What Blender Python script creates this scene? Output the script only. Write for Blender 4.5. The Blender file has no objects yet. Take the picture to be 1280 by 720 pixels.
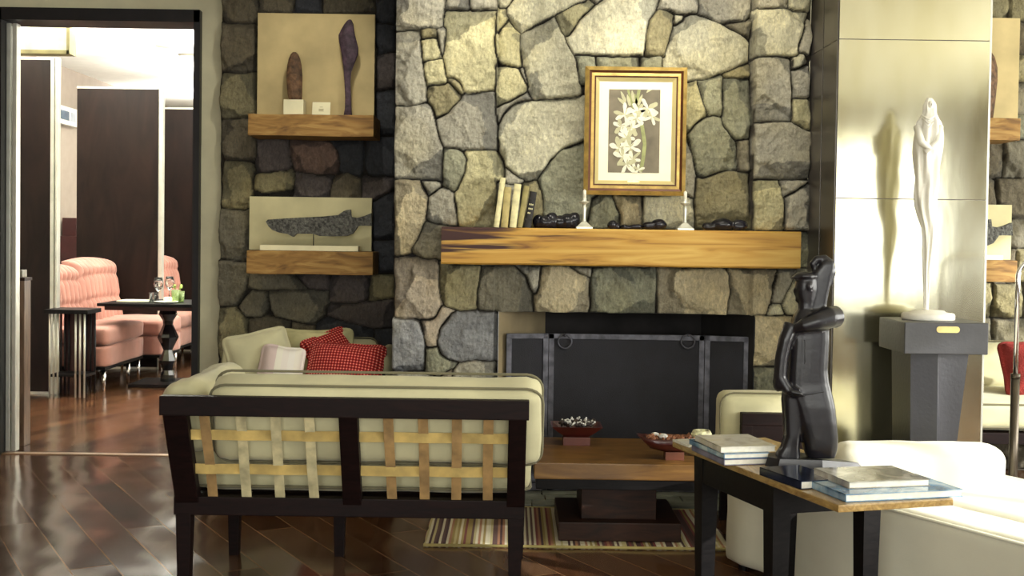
import bpy, bmesh, math, random
import numpy as np
from mathutils import Vector, Matrix, noise as mnoise
random.seed(7)
SC = bpy.context.scene
COL = SC.collection
PI = math.pi
R = math.radians

# ------------------------------------------------------------------ camera
F = 1500.0            # focal length in pixels of the 1280 wide frame
CAMZ = 1.37
ROLL = R(0.8)
PITCH = R(1.5)
CY = 337.0
cam_fwd = Vector((0, math.cos(PITCH), -math.sin(PITCH)))
_r0 = Vector((1, 0, 0)); _u0 = Vector((0, math.sin(PITCH), math.cos(PITCH)))
cam_r = _r0 * math.cos(ROLL) + _u0 * math.sin(ROLL)
cam_u = -_r0 * math.sin(ROLL) + _u0 * math.cos(ROLL)
def P(px, py, Y):
    d = cam_fwd + cam_r * ((px - 640.0) / F) - cam_u * ((py - CY) / F)
    return Vector((0, 0, CAMZ)) + d * (Y / d.y)
cd = bpy.data.cameras.new('camera'); cam = bpy.data.objects.new('camera', cd); COL.objects.link(cam)
m = Matrix((cam_r, cam_u, -cam_fwd)).transposed().to_4x4(); m.translation = (0, 0, CAMZ)
cam.matrix_world = m
cd.sensor_width = 36; cd.lens = F / 1280 * 36; cd.shift_y = -(360 - CY) / 1280
cd.clip_start = 0.05; cd.clip_end = 100
SC.camera = cam
SC.view_settings.view_transform = 'Standard'; SC.view_settings.look = 'None'
SC.view_settings.gamma = 1; SC.view_settings.use_curve_mapping = False
SC.view_settings.exposure = 0.22

# ------------------------------------------------------------------ object helpers
INV = {}
def thing(name, label, cat, loc=(0, 0, 0), rz=0.0, group=None):
    o = bpy.data.objects.new(name, None); COL.objects.link(o)
    o.empty_display_size = 0.1
    o.location = loc; o.rotation_euler = (0, 0, rz)
    o['label'] = label; o['category'] = cat
    if group: o['group'] = group
    INV[o.name] = (Matrix.Translation(Vector(loc)) @ Matrix.Rotation(rz, 4, 'Z')).inverted()
    return o
def mk(name, bm, mat, smooth=False, angle=None):
    me = bpy.data.meshes.new(name)
    bmesh.ops.recalc_face_normals(bm, faces=bm.faces[:])
    bm.to_mesh(me); bm.free()
    if smooth:
        me.polygons.foreach_set('use_smooth', [True] * len(me.polygons))
    if mat: me.materials.append(mat)
    o = bpy.data.objects.new(name, me); COL.objects.link(o)
    return o
def part(name, bm, mat, parent, smooth=False, world=False, label=None):
    """world=True: bm is in world coordinates of the thing as first placed"""
    if world:
        bm.transform(INV[parent.name])
    o = mk(name, bm, mat, smooth)
    o.parent = parent
    INV[o.name] = INV.get(parent.name, Matrix.Identity(4))
    if label: o['label'] = label
    return o
def solo(name, bm, mat, label, cat, loc=None, group=None, smooth=False, stuff=False):
    """a thing that is one mesh, bm in world coordinates, origin moved to loc (default: base centre)"""
    if loc is None:
        vs = [v.co for v in bm.verts]
        loc = ((min(v.x for v in vs) + max(v.x for v in vs)) / 2, (min(v.y for v in vs) + max(v.y for v in vs)) / 2, min(v.z for v in vs))
    bm.transform(Matrix.Translation(-Vector(loc)))
    o = mk(name, bm, mat, smooth); o.location = loc
    o['label'] = label; o['category'] = cat
    if group: o['group'] = group
    if stuff: o['kind'] = 'stuff'
    return o
def struct(name, bm, mat, parent=None, smooth=False):
    o = mk(name, bm, mat, smooth)
    if parent: o.parent = parent
    else: o['kind'] = 'structure'
    return o
def dup(root, loc, rz=0.0, label=None, group=None):
    def cp(o, par):
        c = o.copy(); COL.objects.link(c)
        if par: c.parent = par
        for ch in list(o.children): cp(ch, c)
        return c
    r = cp(root, None); r.location = loc; r.rotation_euler = (0, 0, rz)
    if label: r['label'] = label
    if group: r['group'] = group
    return r

# ------------------------------------------------------------------ shape helpers
def NB(): return bmesh.new()
def add_box(bm, c, s, rot=None, bev=0.0, seg=2):
    t = bmesh.new(); bmesh.ops.create_cube(t, size=1.0)
    bmesh.ops.scale(t, vec=Vector(s), verts=t.verts)
    if bev > 0: bmesh.ops.bevel(t, geom=t.edges[:], offset=bev, segments=seg, affect='EDGES', profile=0.7)
    M = Matrix.Translation(Vector(c)) @ (rot if rot is not None else Matrix.Identity(4))
    t.transform(M); merge(bm, t); return bm
def merge(bm, t):
    me = bpy.data.meshes.new('tmp'); t.to_mesh(me); t.free(); bm.from_mesh(me); bpy.data.meshes.remove(me)
def box2(bm, a, b, bev=0.0, seg=2):
    a = Vector(a); b = Vector(b)
    return add_box(bm, (a + b) / 2, (abs(b.x - a.x), abs(b.y - a.y), abs(b.z - a.z)), None, bev, seg)
def bar(bm, a, b, w, t, bev=0.0, up=Vector((0, 0, 1))):
    """box bar from a to b; w = size along side axis, t = size along the other"""
    a = Vector(a); b = Vector(b); d = (b - a); L = d.length; z = d.normalized()
    x = up.cross(z)
    if x.length < 1e-4: x = Vector((1, 0, 0))
    x.normalize(); y = z.cross(x)
    M = Matrix((x, y, z)).transposed().to_4x4()
    return add_box(bm, (a + b) / 2, (w, t, L), M, bev)
def tube(bm, pts, r, n=10, closed=False, cap=True):
    pts = [Vector(p) for p in pts]; N = len(pts)
    rs = r if isinstance(r, (list, tuple)) else [r] * N
    rings = []; prev = None
    for i, p in enumerate(pts):
        if closed: t = pts[(i + 1) % N] - pts[i - 1]
        else: t = pts[min(i + 1, N - 1)] - pts[max(i - 1, 0)]
        t.normalize()
        if prev is None:
            x = t.cross(Vector((0, 0, 1)))
            if x.length < 1e-3: x = t.cross(Vector((0, 1, 0)))
        else: x = prev - t * prev.dot(t)
        x.normalize(); prev = x; y = t.cross(x)
        rings.append([bm.verts.new(p + (x * math.cos(2 * PI * k / n) + y * math.sin(2 * PI * k / n)) * rs[i]) for k in range(n)])
    for i in range(N if closed else N - 1):
        A = rings[i]; B = rings[(i + 1) % N]
        for k in range(n): bm.faces.new((A[k], A[(k + 1) % n], B[(k + 1) % n], B[k]))
    if cap and not closed:
        bm.faces.new(rings[0]); bm.faces.new(rings[-1])
    return bm
def lathe(bm, prof, c=(0, 0, 0), n=24, flat=None):
    c = Vector(c); rings = []
    for r, z in prof:
        rings.append([bm.verts.new(c + Vector((r * math.cos(2 * PI * k / n + PI / n), r * math.sin(2 * PI * k / n + PI / n), z))) for k in range(n)])
    for A, B in zip(rings, rings[1:]):
        for k in range(n): bm.faces.new((A[k], A[(k + 1) % n], B[(k + 1) % n], B[k]))
    bm.faces.new(rings[0]); bm.faces.new(rings[-1]); return bm
def loft(bm, rings, n=20, fold=0.0, k=5, tw=0.0, pw=2.0):
    """rings: (cx, cy, z, rx, ry) going up or down"""
    out = []
    for i, (cx, cy, z, rx, ry) in enumerate(rings):
        row = []
        for j in range(n):
            a = 2 * PI * j / n
            ca, sa = math.cos(a), math.sin(a)
            f = 1 + fold * math.cos(k * a + tw * i)
            row.append(bm.verts.new((cx + rx * f * math.copysign(abs(ca) ** (2 / pw), ca), cy + ry * f * math.copysign(abs(sa) ** (2 / pw), sa), z)))
        out.append(row)
    for A, B in zip(out, out[1:]):
        for j in range(n): bm.faces.new((A[j], A[(j + 1) % n], B[(j + 1) % n], B[j]))
    bm.faces.new(out[0]); bm.faces.new(out[-1]); return bm
def ell(bm, c, r, u=16, v=10, M=None):
    t = bmesh.new(); bmesh.ops.create_uvsphere(t, u_segments=u, v_segments=v, radius=1.0)
    T = Matrix.Translation(Vector(c)) @ (M if M is not None else Matrix.Identity(4)) @ Matrix.Diagonal((r[0], r[1], r[2], 1))
    t.transform(T); merge(bm, t); return bm
def prism(bm, poly, y0, y1, bev=0.0):
    """poly list of (x,z), extruded in y"""
    t = bmesh.new()
    vs = [t.verts.new((x, y0, z)) for x, z in poly]
    f = t.faces.new(vs)
    r = bmesh.ops.extrude_face_region(t, geom=[f])
    bmesh.ops.translate(t, vec=(0, y1 - y0, 0), verts=[e for e in r['geom'] if isinstance(e, bmesh.types.BMVert)])
    bmesh.ops.recalc_face_normals(t, faces=t.faces[:])
    if bev > 0: bmesh.ops.bevel(t, geom=t.edges[:], offset=bev, segments=2, affect='EDGES')
    merge(bm, t); return bm
def cushion(bm, c, s, r, puff=0.0, ax=2, M=None, cuts=14, wr=0.004, seed=0, pinch=0.0):
    """soft rounded box, bulging on the two faces along axis ax"""
    t = bmesh.new(); bmesh.ops.create_cube(t, size=2.0)
    bmesh.ops.subdivide_edges(t, edges=t.edges[:], cuts=cuts, use_grid_fill=True)
    h = Vector(s) / 2
    o = [i for i in range(3) if i != ax]
    for v in t.verts:
        q = v.co.copy(); p = Vector((q.x * h.x, q.y * h.y, q.z * h.z))
        inner = Vector([max(-(h[i] - r), min(h[i] - r, p[i])) for i in range(3)])
        d = p - inner
        if d.length > 1e-6:
            d.normalize(); p = inner + d * r
        a, b = q[o[0]], q[o[1]]
        bul = (1 - a * a) * (1 - b * b)
        p[ax] += q[ax] * puff * bul ** 0.6
        if pinch:
            e = max(abs(a), abs(b))
            p[ax] *= 1 - pinch * (e ** 3)
            p[o[0]] *= 1 - 0.10 * (1 - b * b) * abs(a) ** 2 * pinch
            p[o[1]] *= 1 - 0.10 * (1 - a * a) * abs(b) ** 2 * pinch
        nv = mnoise.noise_vector(p * 6 + Vector((seed, seed * 2.3, 0))); n2 = mnoise.noise_vector(p * 17 + Vector((seed, 5, 0)))
        p += nv * wr * 1.6 + n2 * wr * 0.6
        v.co = p
    T = Matrix.Translation(Vector(c)) @ (M if M is not None else Matrix.Identity(4))
    t.transform(T); merge(bm, t); return bm
def rect_loop(w, d, r, z, n=5):
    pts = []
    for (sx, sy, a0) in ((1, 1, 0), (-1, 1, 90), (-1, -1, 180), (1, -1, 270)):
        for i in range(n + 1):
            a = R(a0 + 90 * i / n)
            pts.append(Vector((sx * (w / 2 - r) + r * math.cos(a), sy * (d / 2 - r) + r * math.sin(a), z)))
    return pts
def RX(a): return Matrix.Rotation(a, 4, 'X')
def RY(a): return Matrix.Rotation(a, 4, 'Y')
def RZ(a): return Matrix.Rotation(a, 4, 'Z')

# ------------------------------------------------------------------ materials
def lin(c):
    return tuple(((x / 12.92) if x <= 0.04045 else ((x + 0.055) / 1.055) ** 2.4) for x in c[:3]) + (1.0,)
class NT:
    def __init__(s, name):
        s.m = bpy.data.materials.new(name); s.m.use_nodes = True
        s.t = s.m.node_tree; s.b = s.t.nodes['Principled BSDF']
    def n(s, typ, **kw):
        nd = s.t.nodes.new(typ)
        for k, v in kw.items():
            if k.startswith('i_'):
                key = k[2:]; key = int(key) if key.isdigit() else key.replace('_', ' ')
                nd.inputs[key].default_value = v
            else: setattr(nd, k, v)
        return nd
    def l(s, a, b): s.t.links.new(a, b)
    def coord(s, scale=(1, 1, 1), rot=(0, 0, 0), kind='Object'):
        tc = s.n('ShaderNodeTexCoord'); mp = s.n('ShaderNodeMapping')
        mp.inputs['Scale'].default_value = scale; mp.inputs['Rotation'].default_value = rot
        s.l(tc.outputs[kind], mp.inputs['Vector']); return mp.outputs[0]
    def math(s, op, a, b=None):
        nd = s.n('ShaderNodeMath', operation=op)
        for i, x in enumerate((a, b)):
            if x is None: continue
            if isinstance(x, (int, float)): nd.inputs[i].default_value = x
            else: s.l(x, nd.inputs[i])
        return nd.outputs[0]
    def ramp(s, fac, stops, interp='LINEAR'):
        r = s.n('ShaderNodeValToRGB'); r.color_ramp.interpolation = interp
        e = r.color_ramp.elements
        while len(e) > 1: e.remove(e[0])
        e[0].position = stops[0][0]; e[0].color = stops[0][1]
        for p, c in stops[1:]:
            q = e.new(p); q.color = c
        s.l(fac, r.inputs[0]); return r.outputs[0]
    def bump(s, h, strength=0.3, dist=0.01):
        b = s.n('ShaderNodeBump'); b.inputs['Strength'].default_value = strength; b.inputs['Distance'].default_value = dist
        s.l(h, b.inputs['Height']); s.l(b.outputs[0], s.b.inputs['Normal']); return b
    def set(s, **kw):
        for k, v in kw.items(): s.b.inputs[k.replace('_', ' ')].default_value = v
        return s
def simple(name, c, rough=0.5, metal=0.0, var=0.12, sc=8.0, bump=0.0, bsc=60.0, coat=0.0, rvar=0.0):
    k = NT(name); v = k.coord()
    nz = k.n('ShaderNodeTexNoise'); nz.inputs['Scale'].default_value = sc; nz.inputs['Detail'].default_value = 5
    k.l(v, nz.inputs['Vector'])
    lo = lin([x * (1 - var) for x in c]); hi = lin([min(1, x * (1 + var)) for x in c])
    k.l(k.ramp(nz.outputs[0], [(0.3, lo), (0.7, hi)]), k.b.inputs['Base Color'])
    k.set(Roughness=rough, Metallic=metal, Coat_Weight=coat)
    if rvar:
        k.l(k.math('ADD', k.math('MULTIPLY', nz.outputs[0], rvar), rough - rvar / 2), k.b.inputs['Roughness'])
    if bump:
        n2 = k.n('ShaderNodeTexNoise'); n2.inputs['Scale'].default_value = bsc; n2.inputs['Detail'].default_value = 4
        k.l(v, n2.inputs['Vector']); k.bump(n2.outputs[0], bump, 0.01)
    return k.m
def fabric(name, c, var=0.08, weave=500.0, rough=0.9, bump=0.25, sc=5.0):
    k = NT(name); v = k.coord()
    nz = k.n('ShaderNodeTexNoise'); nz.inputs['Scale'].default_value = sc; nz.inputs['Detail'].default_value = 6; k.l(v, nz.inputs['Vector'])
    k.l(k.ramp(nz.outputs[0], [(0.3, lin([x * (1 - var) for x in c])), (0.7, lin([min(1, x * (1 + var)) for x in c]))]), k.b.inputs['Base Color'])
    n2 = k.n('ShaderNodeTexNoise'); n2.inputs['Scale'].default_value = weave; k.l(v, n2.inputs['Vector'])
    k.bump(n2.outputs[0], bump, 0.002); k.set(Roughness=rough, Sheen_Weight=0.2); return k.m
def wood(name, stops, axis='X', sc=3.0, stretch=8.0, rough=0.45, coat=0.0, bump=0.1, dist=2.0, detail=6):
    k = NT(name)
    s = {'X': (1, stretch, stretch), 'Y': (stretch, 1, stretch), 'Z': (stretch, stretch, 1)}[axis]
    v = k.coord(s)
    nz = k.n('ShaderNodeTexNoise'); nz.inputs['Scale'].default_value = sc; nz.inputs['Detail'].default_value = detail
    nz.inputs['Distortion'].default_value = dist; k.l(v, nz.inputs['Vector'])
    k.l(k.ramp(nz.outputs[0], [(p, lin(c)) for p, c in stops]), k.b.inputs['Base Color'])
    k.set(Roughness=rough, Coat_Weight=coat)
    k.bump(nz.outputs[0], bump, 0.005); return k.m
def emit(name, c, s):
    k = NT(name); k.set(Emission_Color=lin(c), Emission_Strength=s, Base_Color=lin(c)); return k.m
M = {}
M['room_wall'] = simple('warm_room_plaster', (0.50, 0.44, 0.36), 0.85, var=0.05)
M['plaster'] = simple('plaster', (0.80, 0.78, 0.66), 0.85, var=0.03, bump=0.05)
M['ceiling'] = simple('ceiling_paint', (0.90, 0.89, 0.82), 0.9, var=0.02)
M['white_paint'] = simple('white_paint', (0.93, 0.93, 0.90), 0.7, var=0.02)
M['black_metal'] = simple('black_metal', (0.10, 0.09, 0.10), 0.45, 0.3, var=0.2)
M['iron'] = simple('wrought_iron', (0.34, 0.34, 0.37), 0.5, 0.6, var=0.25, sc=20)
M['alu'] = simple('pale_aluminium', (0.82, 0.82, 0.78), 0.35, 0.6, var=0.05)
M['chrome'] = simple('chrome', (0.9, 0.9, 0.9), 0.12, 1.0, var=0.03)
M['espresso'] = wood('espresso_wood', [(0.3, (0.06, 0.03, 0.03)), (0.7, (0.11, 0.055, 0.05))], 'X', 6, 6, 0.5)
M['espresso'].node_tree.nodes['Principled BSDF'].inputs['Specular IOR Level'].default_value = 0.14
M['black_wood'] = wood('black_wood', [(0.3, (0.045, 0.04, 0.045)), (0.7, (0.09, 0.08, 0.08))], 'X', 6, 6, 0.45)
M['black_wood'].node_tree.nodes['Principled BSDF'].inputs['Specular IOR Level'].default_value = 0.14
M['cream'] = fabric('cream_linen', (0.78, 0.76, 0.61), 0.07)
M['cream_dark'] = fabric('cream_piping', (0.44, 0.42, 0.32), 0.07)
M['white_fab'] = fabric('white_upholstery', (0.88, 0.87, 0.79), 0.04, sc=3)
M['strap_gold'] = fabric('golden_webbing', (0.72, 0.62, 0.37), 0.14, sc=14)
M['strap_pale'] = fabric('pale_webbing', (0.75, 0.71, 0.55), 0.16, sc=18)
M['strap_brown'] = fabric('brown_webbing', (0.60, 0.48, 0.30), 0.16, sc=18)
M['table_wood'] = wood('coffee_table_wood', [(0.25, (0.33, 0.22, 0.09)), (0.55, (0.46, 0.325, 0.145)), (0.8, (0.56, 0.42, 0.21))], 'X', 2.5, 5, 0.38)
M['table_dark'] = wood('coffee_table_dark', [(0.3, (0.13, 0.075, 0.05)), (0.7, (0.24, 0.14, 0.09))], 'X', 4, 5, 0.5)
M['table_dark'].node_tree.nodes['Principled BSDF'].inputs['Specular IOR Level'].default_value = 0.25
M['oak_edge'] = wood('honey_board', [(0.3, (0.52, 0.40, 0.20)), (0.7, (0.74, 0.62, 0.38))], 'Y', 4, 8, 0.28, coat=0.4)
M['shelf_wood'] = wood('rough_shelf_wood', [(0.2, (0.30, 0.20, 0.09)), (0.48, (0.58, 0.43, 0.21)), (0.8, (0.74, 0.60, 0.34))], 'X', 3.5, 5, 0.7, bump=0.3)
M['partition'] = wood('dark_panel_veneer', [(0.3, (0.06, 0.035, 0.03)), (0.7, (0.13, 0.085, 0.07))], 'Z', 1.2, 4, 0.4)
M['partition'].node_tree.nodes['Principled BSDF'].inputs['Specular IOR Level'].default_value = 0.2
M['pink'] = fabric('pink_velvet', (0.66, 0.46, 0.40), 0.08, sc=4, rough=0.7)
M['maroon'] = simple('maroon_lacquer', (0.22, 0.07, 0.07), 0.5)
M['dark_stone'] = simple('polished_dark_stone', (0.09, 0.09, 0.12), 0.22, var=0.4, sc=14)
M['carved'] = simple('carved_dark_wood', (0.095, 0.09, 0.11), 0.3, var=0.2, sc=25, bump=0.06, bsc=45)
M['white_stone'] = simple('white_statue_plaster', (0.93, 0.92, 0.88), 0.6, var=0.04, bump=0.3, bsc=25)
M['silverish'] = simple('pewter', (0.86, 0.86, 0.80), 0.35, 0.55, var=0.06)
M['candle'] = simple('candle_wax', (0.96, 0.94, 0.86), 0.5, var=0.02)
M['gold'] = simple('gilt_frame', (0.76, 0.64, 0.36), 0.4, 0.45, var=0.15, sc=20)
M['gold_dark'] = simple('brown_gilt', (0.33, 0.18, 0.08), 0.4, 0.3, var=0.15)
M['liner'] = simple('linen_liner', (0.74, 0.68, 0.46), 0.7, var=0.05)
M['mat'] = simple('cream_mount', (0.95, 0.93, 0.82), 0.8, var=0.02)
M['paint_bg'] = simple('painting_ground', (0.46, 0.43, 0.36), 0.8, var=0.14, sc=10)
M['petal'] = simple('painted_petals', (0.88, 0.87, 0.78), 0.8, var=0.07, sc=30)
M['petal2'] = simple('painted_petal_shade', (0.72, 0.71, 0.57), 0.8, var=0.07, sc=30)
M['leaf'] = simple('painted_stem', (0.58, 0.60, 0.40), 0.8, var=0.1, sc=30)
M['canvas'] = simple('parchment_panel', (0.80, 0.77, 0.60), 0.85, var=0.08, sc=4)
M['canvas_tan'] = simple('tan_parchment_panel', (0.76, 0.69, 0.50), 0.85, var=0.1, sc=4)
M['fish'] = simple('carved_fish', (0.27, 0.27, 0.25), 0.55, var=0.6, sc=75, bump=1.0, bsc=75)
M['bark'] = simple('brown_carving', (0.36, 0.27, 0.19), 0.75, var=0.4, sc=30, bump=0.9, bsc=60)
M['purple_bark'] = simple('purplish_carving', (0.25, 0.19, 0.23), 0.7, var=0.4, sc=24, bump=0.9, bsc=50)
M['block'] = simple('cream_block', (0.92, 0.90, 0.75), 0.7, var=0.04)
M['bowl'] = simple('red_brown_lacquer', (0.30, 0.11, 0.10), 0.28, var=0.2, coat=0.4)
M['glass'] = NT('clear_glass').set(Base_Color=(0.95, 0.98, 0.96, 1), Roughness=0.03, Transmission_Weight=1.0, IOR=1.45).m
M['green_glass'] = NT('green_drink').set(Base_Color=(0.62, 0.80, 0.35, 1), Roughness=0.08, Transmission_Weight=0.7, IOR=1.4).m
M['soot'] = simple('sooty_brick', (0.13, 0.12, 0.12), 0.9, var=0.3, sc=6)
M['firebox_beige'] = simple('firebox_render', (0.58, 0.52, 0.40), 0.9, var=0.1, sc=5)
M['mesh'] = simple('spark_mesh', (0.12, 0.12, 0.15), 0.55, 0.2, var=0.15, bump=0.4, bsc=400)
M['dark_panel'] = simple('dark_column_panel', (0.42, 0.40, 0.385), 0.3, 0.5, var=0.1, sc=3)
M['bluegrey'] = simple('blue_grey_timber', (0.27, 0.27, 0.285), 0.42, var=0.14, sc=3, bump=0.1)
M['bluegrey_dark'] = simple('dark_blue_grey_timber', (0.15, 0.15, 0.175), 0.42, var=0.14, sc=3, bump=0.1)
M['brass'] = simple('brass', (0.90, 0.82, 0.55), 0.3, 0.9)
M['pink_wall'] = simple('dusty_rose_plaster', (0.62, 0.57, 0.52), 0.85, var=0.03)

def floor_mat(name, ang, dark, mid, pale, w=0.175, L=1.15, rough=0.16, tilt=0.035):
    k = NT(name); v = k.coord(rot=(0, 0, ang))
    sp = k.n('ShaderNodeSeparateXYZ'); k.l(v, sp.inputs[0])
    a = k.math('DIVIDE', sp.outputs[0], w); row = k.math('FLOOR', a); fr = k.math('FRACT', a)
    u = k.math('ADD', k.math('DIVIDE', sp.outputs[1], L), k.math('MULTIPLY', row, 0.377)); colm = k.math('FLOOR', u); fu = k.math('FRACT', u)
    cb = k.n('ShaderNodeCombineXYZ'); k.l(row, cb.inputs[0]); k.l(colm, cb.inputs[1])
    wn = k.n('ShaderNodeTexWhiteNoise'); wn.noise_dimensions = '3D'; k.l(cb.outputs[0], wn.inputs['Vector'])
    gv = k.coord(scale=(14, 1.2, 1), rot=(0, 0, ang))
    nz = k.n('ShaderNodeTexNoise'); nz.inputs['Scale'].default_value = 3.0; nz.inputs['Detail'].default_value = 7; nz.inputs['Distortion'].default_value = 0.6
    # shift the grain from plank to plank
    ad = k.n('ShaderNodeVectorMath', operation='ADD'); k.l(gv, ad.inputs[0]); k.l(wn.outputs['Color'], ad.inputs[1]); k.l(ad.outputs[0], nz.inputs['Vector'])
    fac = k.math('ADD', k.math('MULTIPLY', wn.outputs['Value'], 0.62), k.math('MULTIPLY', nz.outputs[0], 0.42))
    c = k.ramp(fac, [(0.12, lin(dark)), (0.5, lin(mid)), (0.95, lin(pale))])
    e1 = k.math('MINIMUM', fr, k.math('SUBTRACT', 1.0, fr)); e2 = k.math('MULTIPLY', k.math('MINIMUM', fu, k.math('SUBTRACT', 1.0, fu)), L / w)
    e = k.math('MINIMUM', e1, e2); seam = k.math('LESS_THAN', e, 0.018)
    mx = k.n('ShaderNodeMix', data_type='RGBA'); k.l(seam, mx.inputs[0]); k.l(c, mx.inputs[6]); mx.inputs[7].default_value = lin((0.50, 0.39, 0.28))
    k.l(mx.outputs[2], k.b.inputs['Base Color'])
    # each plank is gently cupped and sits at its own slight tilt
    ge = k.n('ShaderNodeNewGeometry')
    lo = k.n('ShaderNodeTexNoise'); lo.inputs['Scale'].default_value = 1.0; lo.inputs['Detail'].default_value = 1
    lv = k.coord(scale=(2.6, 2.2, 1), rot=(0, 0, ang)); la = k.n('ShaderNodeVectorMath', operation='MULTIPLY_ADD'); k.l(wn.outputs['Color'], la.inputs[0]); la.inputs[1].default_value = (0.9, 0.9, 0.9); k.l(lv, la.inputs[2]); k.l(la.outputs[0], lo.inputs['Vector'])
    sb = k.n('ShaderNodeVectorMath', operation='SUBTRACT'); k.l(lo.outputs['Color'], sb.inputs[0]); sb.inputs[1].default_value = (0.5, 0.5, 0.5)
    sc = k.n('ShaderNodeVectorMath', operation='SCALE'); k.l(sb.outputs[0], sc.inputs[0]); sc.inputs['Scale'].default_value = tilt
    an = k.n('ShaderNodeVectorMath', operation='ADD'); k.l(ge.outputs['Normal'], an.inputs[0]); k.l(sc.outputs[0], an.inputs[1])
    bp = k.n('ShaderNodeBump'); bp.inputs['Strength'].default_value = 0.05; bp.inputs['Distance'].default_value = 0.004
    k.l(nz.outputs[0], bp.inputs['Height']); k.l(an.outputs[0], bp.inputs['Normal']); k.l(bp.outputs[0], k.b.inputs['Normal'])
    k.set(Roughness=rough); return k.m
M['floor'] = floor_mat('lounge_floorboards', R(-30), (0.20, 0.12, 0.075), (0.32, 0.21, 0.135), (0.45, 0.34, 0.25), L=2.4, rough=0.17, tilt=0.2)
M['floor2'] = floor_mat('dining_floorboards', R(18), (0.15, 0.09, 0.055), (0.27, 0.165, 0.10), (0.40, 0.27, 0.17), w=0.12, rough=0.2, tilt=0.08)

def mantel_mat():
    k = NT('mantel_timber')
    v = k.coord((0.6, 5, 9)); nz = k.n('ShaderNodeTexNoise'); nz.inputs['Scale'].default_value = 2.2; nz.inputs['Detail'].default_value = 7; nz.inputs['Distortion'].default_value = 1.2; k.l(v, nz.inputs['Vector'])
    c = k.ramp(nz.outputs[0], [(0.24, lin((0.30, 0.15, 0.08))), (0.33, lin((0.52, 0.35, 0.14))), (0.44, lin((0.74, 0.56, 0.23))), (0.75, lin((0.85, 0.71, 0.38)))])
    v2 = k.coord((0.7, 3, 13)); n2 = k.n('ShaderNodeTexNoise'); n2.inputs['Scale'].default_value = 1.6; n2.inputs['Detail'].default_value = 3; n2.inputs['Distortion'].default_value = 0.8; k.l(v2, n2.inputs['Vector'])
    # the heart-wood streaks sit in the left half of the beam
    tc = k.n('ShaderNodeTexCoord'); sp = k.n('ShaderNodeSeparateXYZ'); k.l(tc.outputs['Object'], sp.inputs[0])
    g = k.n('ShaderNodeMapRange'); g.inputs[1].default_value = -1.0; g.inputs[2].default_value = 0.25; g.inputs[3].default_value = 0.17; g.inputs[4].default_value = -0.12; k.l(sp.outputs[0], g.inputs[0])
    fac = k.math('ADD', n2.outputs[0], g.outputs[0])
    mx = k.n('ShaderNodeMix', data_type='RGBA'); k.l(k.ramp(fac, [(0.56, (0, 0, 0, 1)), (0.66, (1, 1, 1, 1))]), mx.inputs[0])
    k.l(c, mx.inputs[6]); mx.inputs[7].default_value = lin((0.22, 0.09, 0.07)); k.l(mx.outputs[2], k.b.inputs['Base Color'])
    k.bump(nz.outputs[0], 0.15, 0.005); k.set(Roughness=0.6); return k.m
M['mantel'] = mantel_mat()
def gingham():
    k = NT('red_gingham'); v = k.coord()
    sp = k.n('ShaderNodeSeparateXYZ'); k.l(v, sp.inputs[0])
    a = k.math('GREATER_THAN', k.math('FRACT', k.math('MULTIPLY', sp.outputs[0], 62)), 0.62)
    b = k.math('GREATER_THAN', k.math('FRACT', k.math('MULTIPLY', sp.outputs[1], 62)), 0.62)
    s = k.math('ADD', a, b)
    c = k.ramp(k.math('MULTIPLY', s, 0.5), [(0.0, lin((0.42, 0.05, 0.06))), (0.25, lin((0.72, 0.13, 0.12))), (0.75, lin((0.92, 0.62, 0.55)))], 'CONSTANT')
    k.l(c, k.b.inputs['Base Color']); k.set(Roughness=0.9); return k.m
M['gingham'] = gingham()
def stripes(name, scale, cols, axis=0, rough=0.9, seed=0.0, thin=0.0):
    k = NT(name); v = k.coord(); sp = k.n('ShaderNodeSeparateXYZ'); k.l(v, sp.inputs[0])
    f = k.math('FLOOR', k.math('MULTIPLY', sp.outputs[axis], scale))
    wn = k.n('ShaderNodeTexWhiteNoise'); wn.noise_dimensions = '1D'; k.l(k.math('ADD', f, seed), wn.inputs['W'])
    n = len(cols)
    c = k.ramp(wn.outputs['Value'], [(i / n, lin(x)) for i, x in enumerate(cols)], 'CONSTANT')
    k.l(c, k.b.inputs['Base Color']); k.set(Roughness=rough)
    nz = k.n('ShaderNodeTexNoise'); nz.inputs['Scale'].default_value = 220; k.l(v, nz.inputs['Vector']); k.bump(nz.outputs[0], 0.4, 0.003)
    return k.m
M['rug'] = stripes('striped_wool_rug', 92, [(0.82, 0.79, 0.68), (0.30, 0.20, 0.20), (0.74, 0.69, 0.50), (0.50, 0.27, 0.25), (0.85, 0.82, 0.72), (0.62, 0.54, 0.32), (0.38, 0.28, 0.26), (0.66, 0.48, 0.36)], seed=3.0)
M['stripe_pillow'] = stripes('striped_pillow_cotton', 30, [(0.94, 0.92, 0.88), (0.92, 0.90, 0.84), (0.93, 0.90, 0.86), (0.88, 0.80, 0.78), (0.94, 0.92, 0.86), (0.80, 0.66, 0.46)], seed=11.0)

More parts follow.
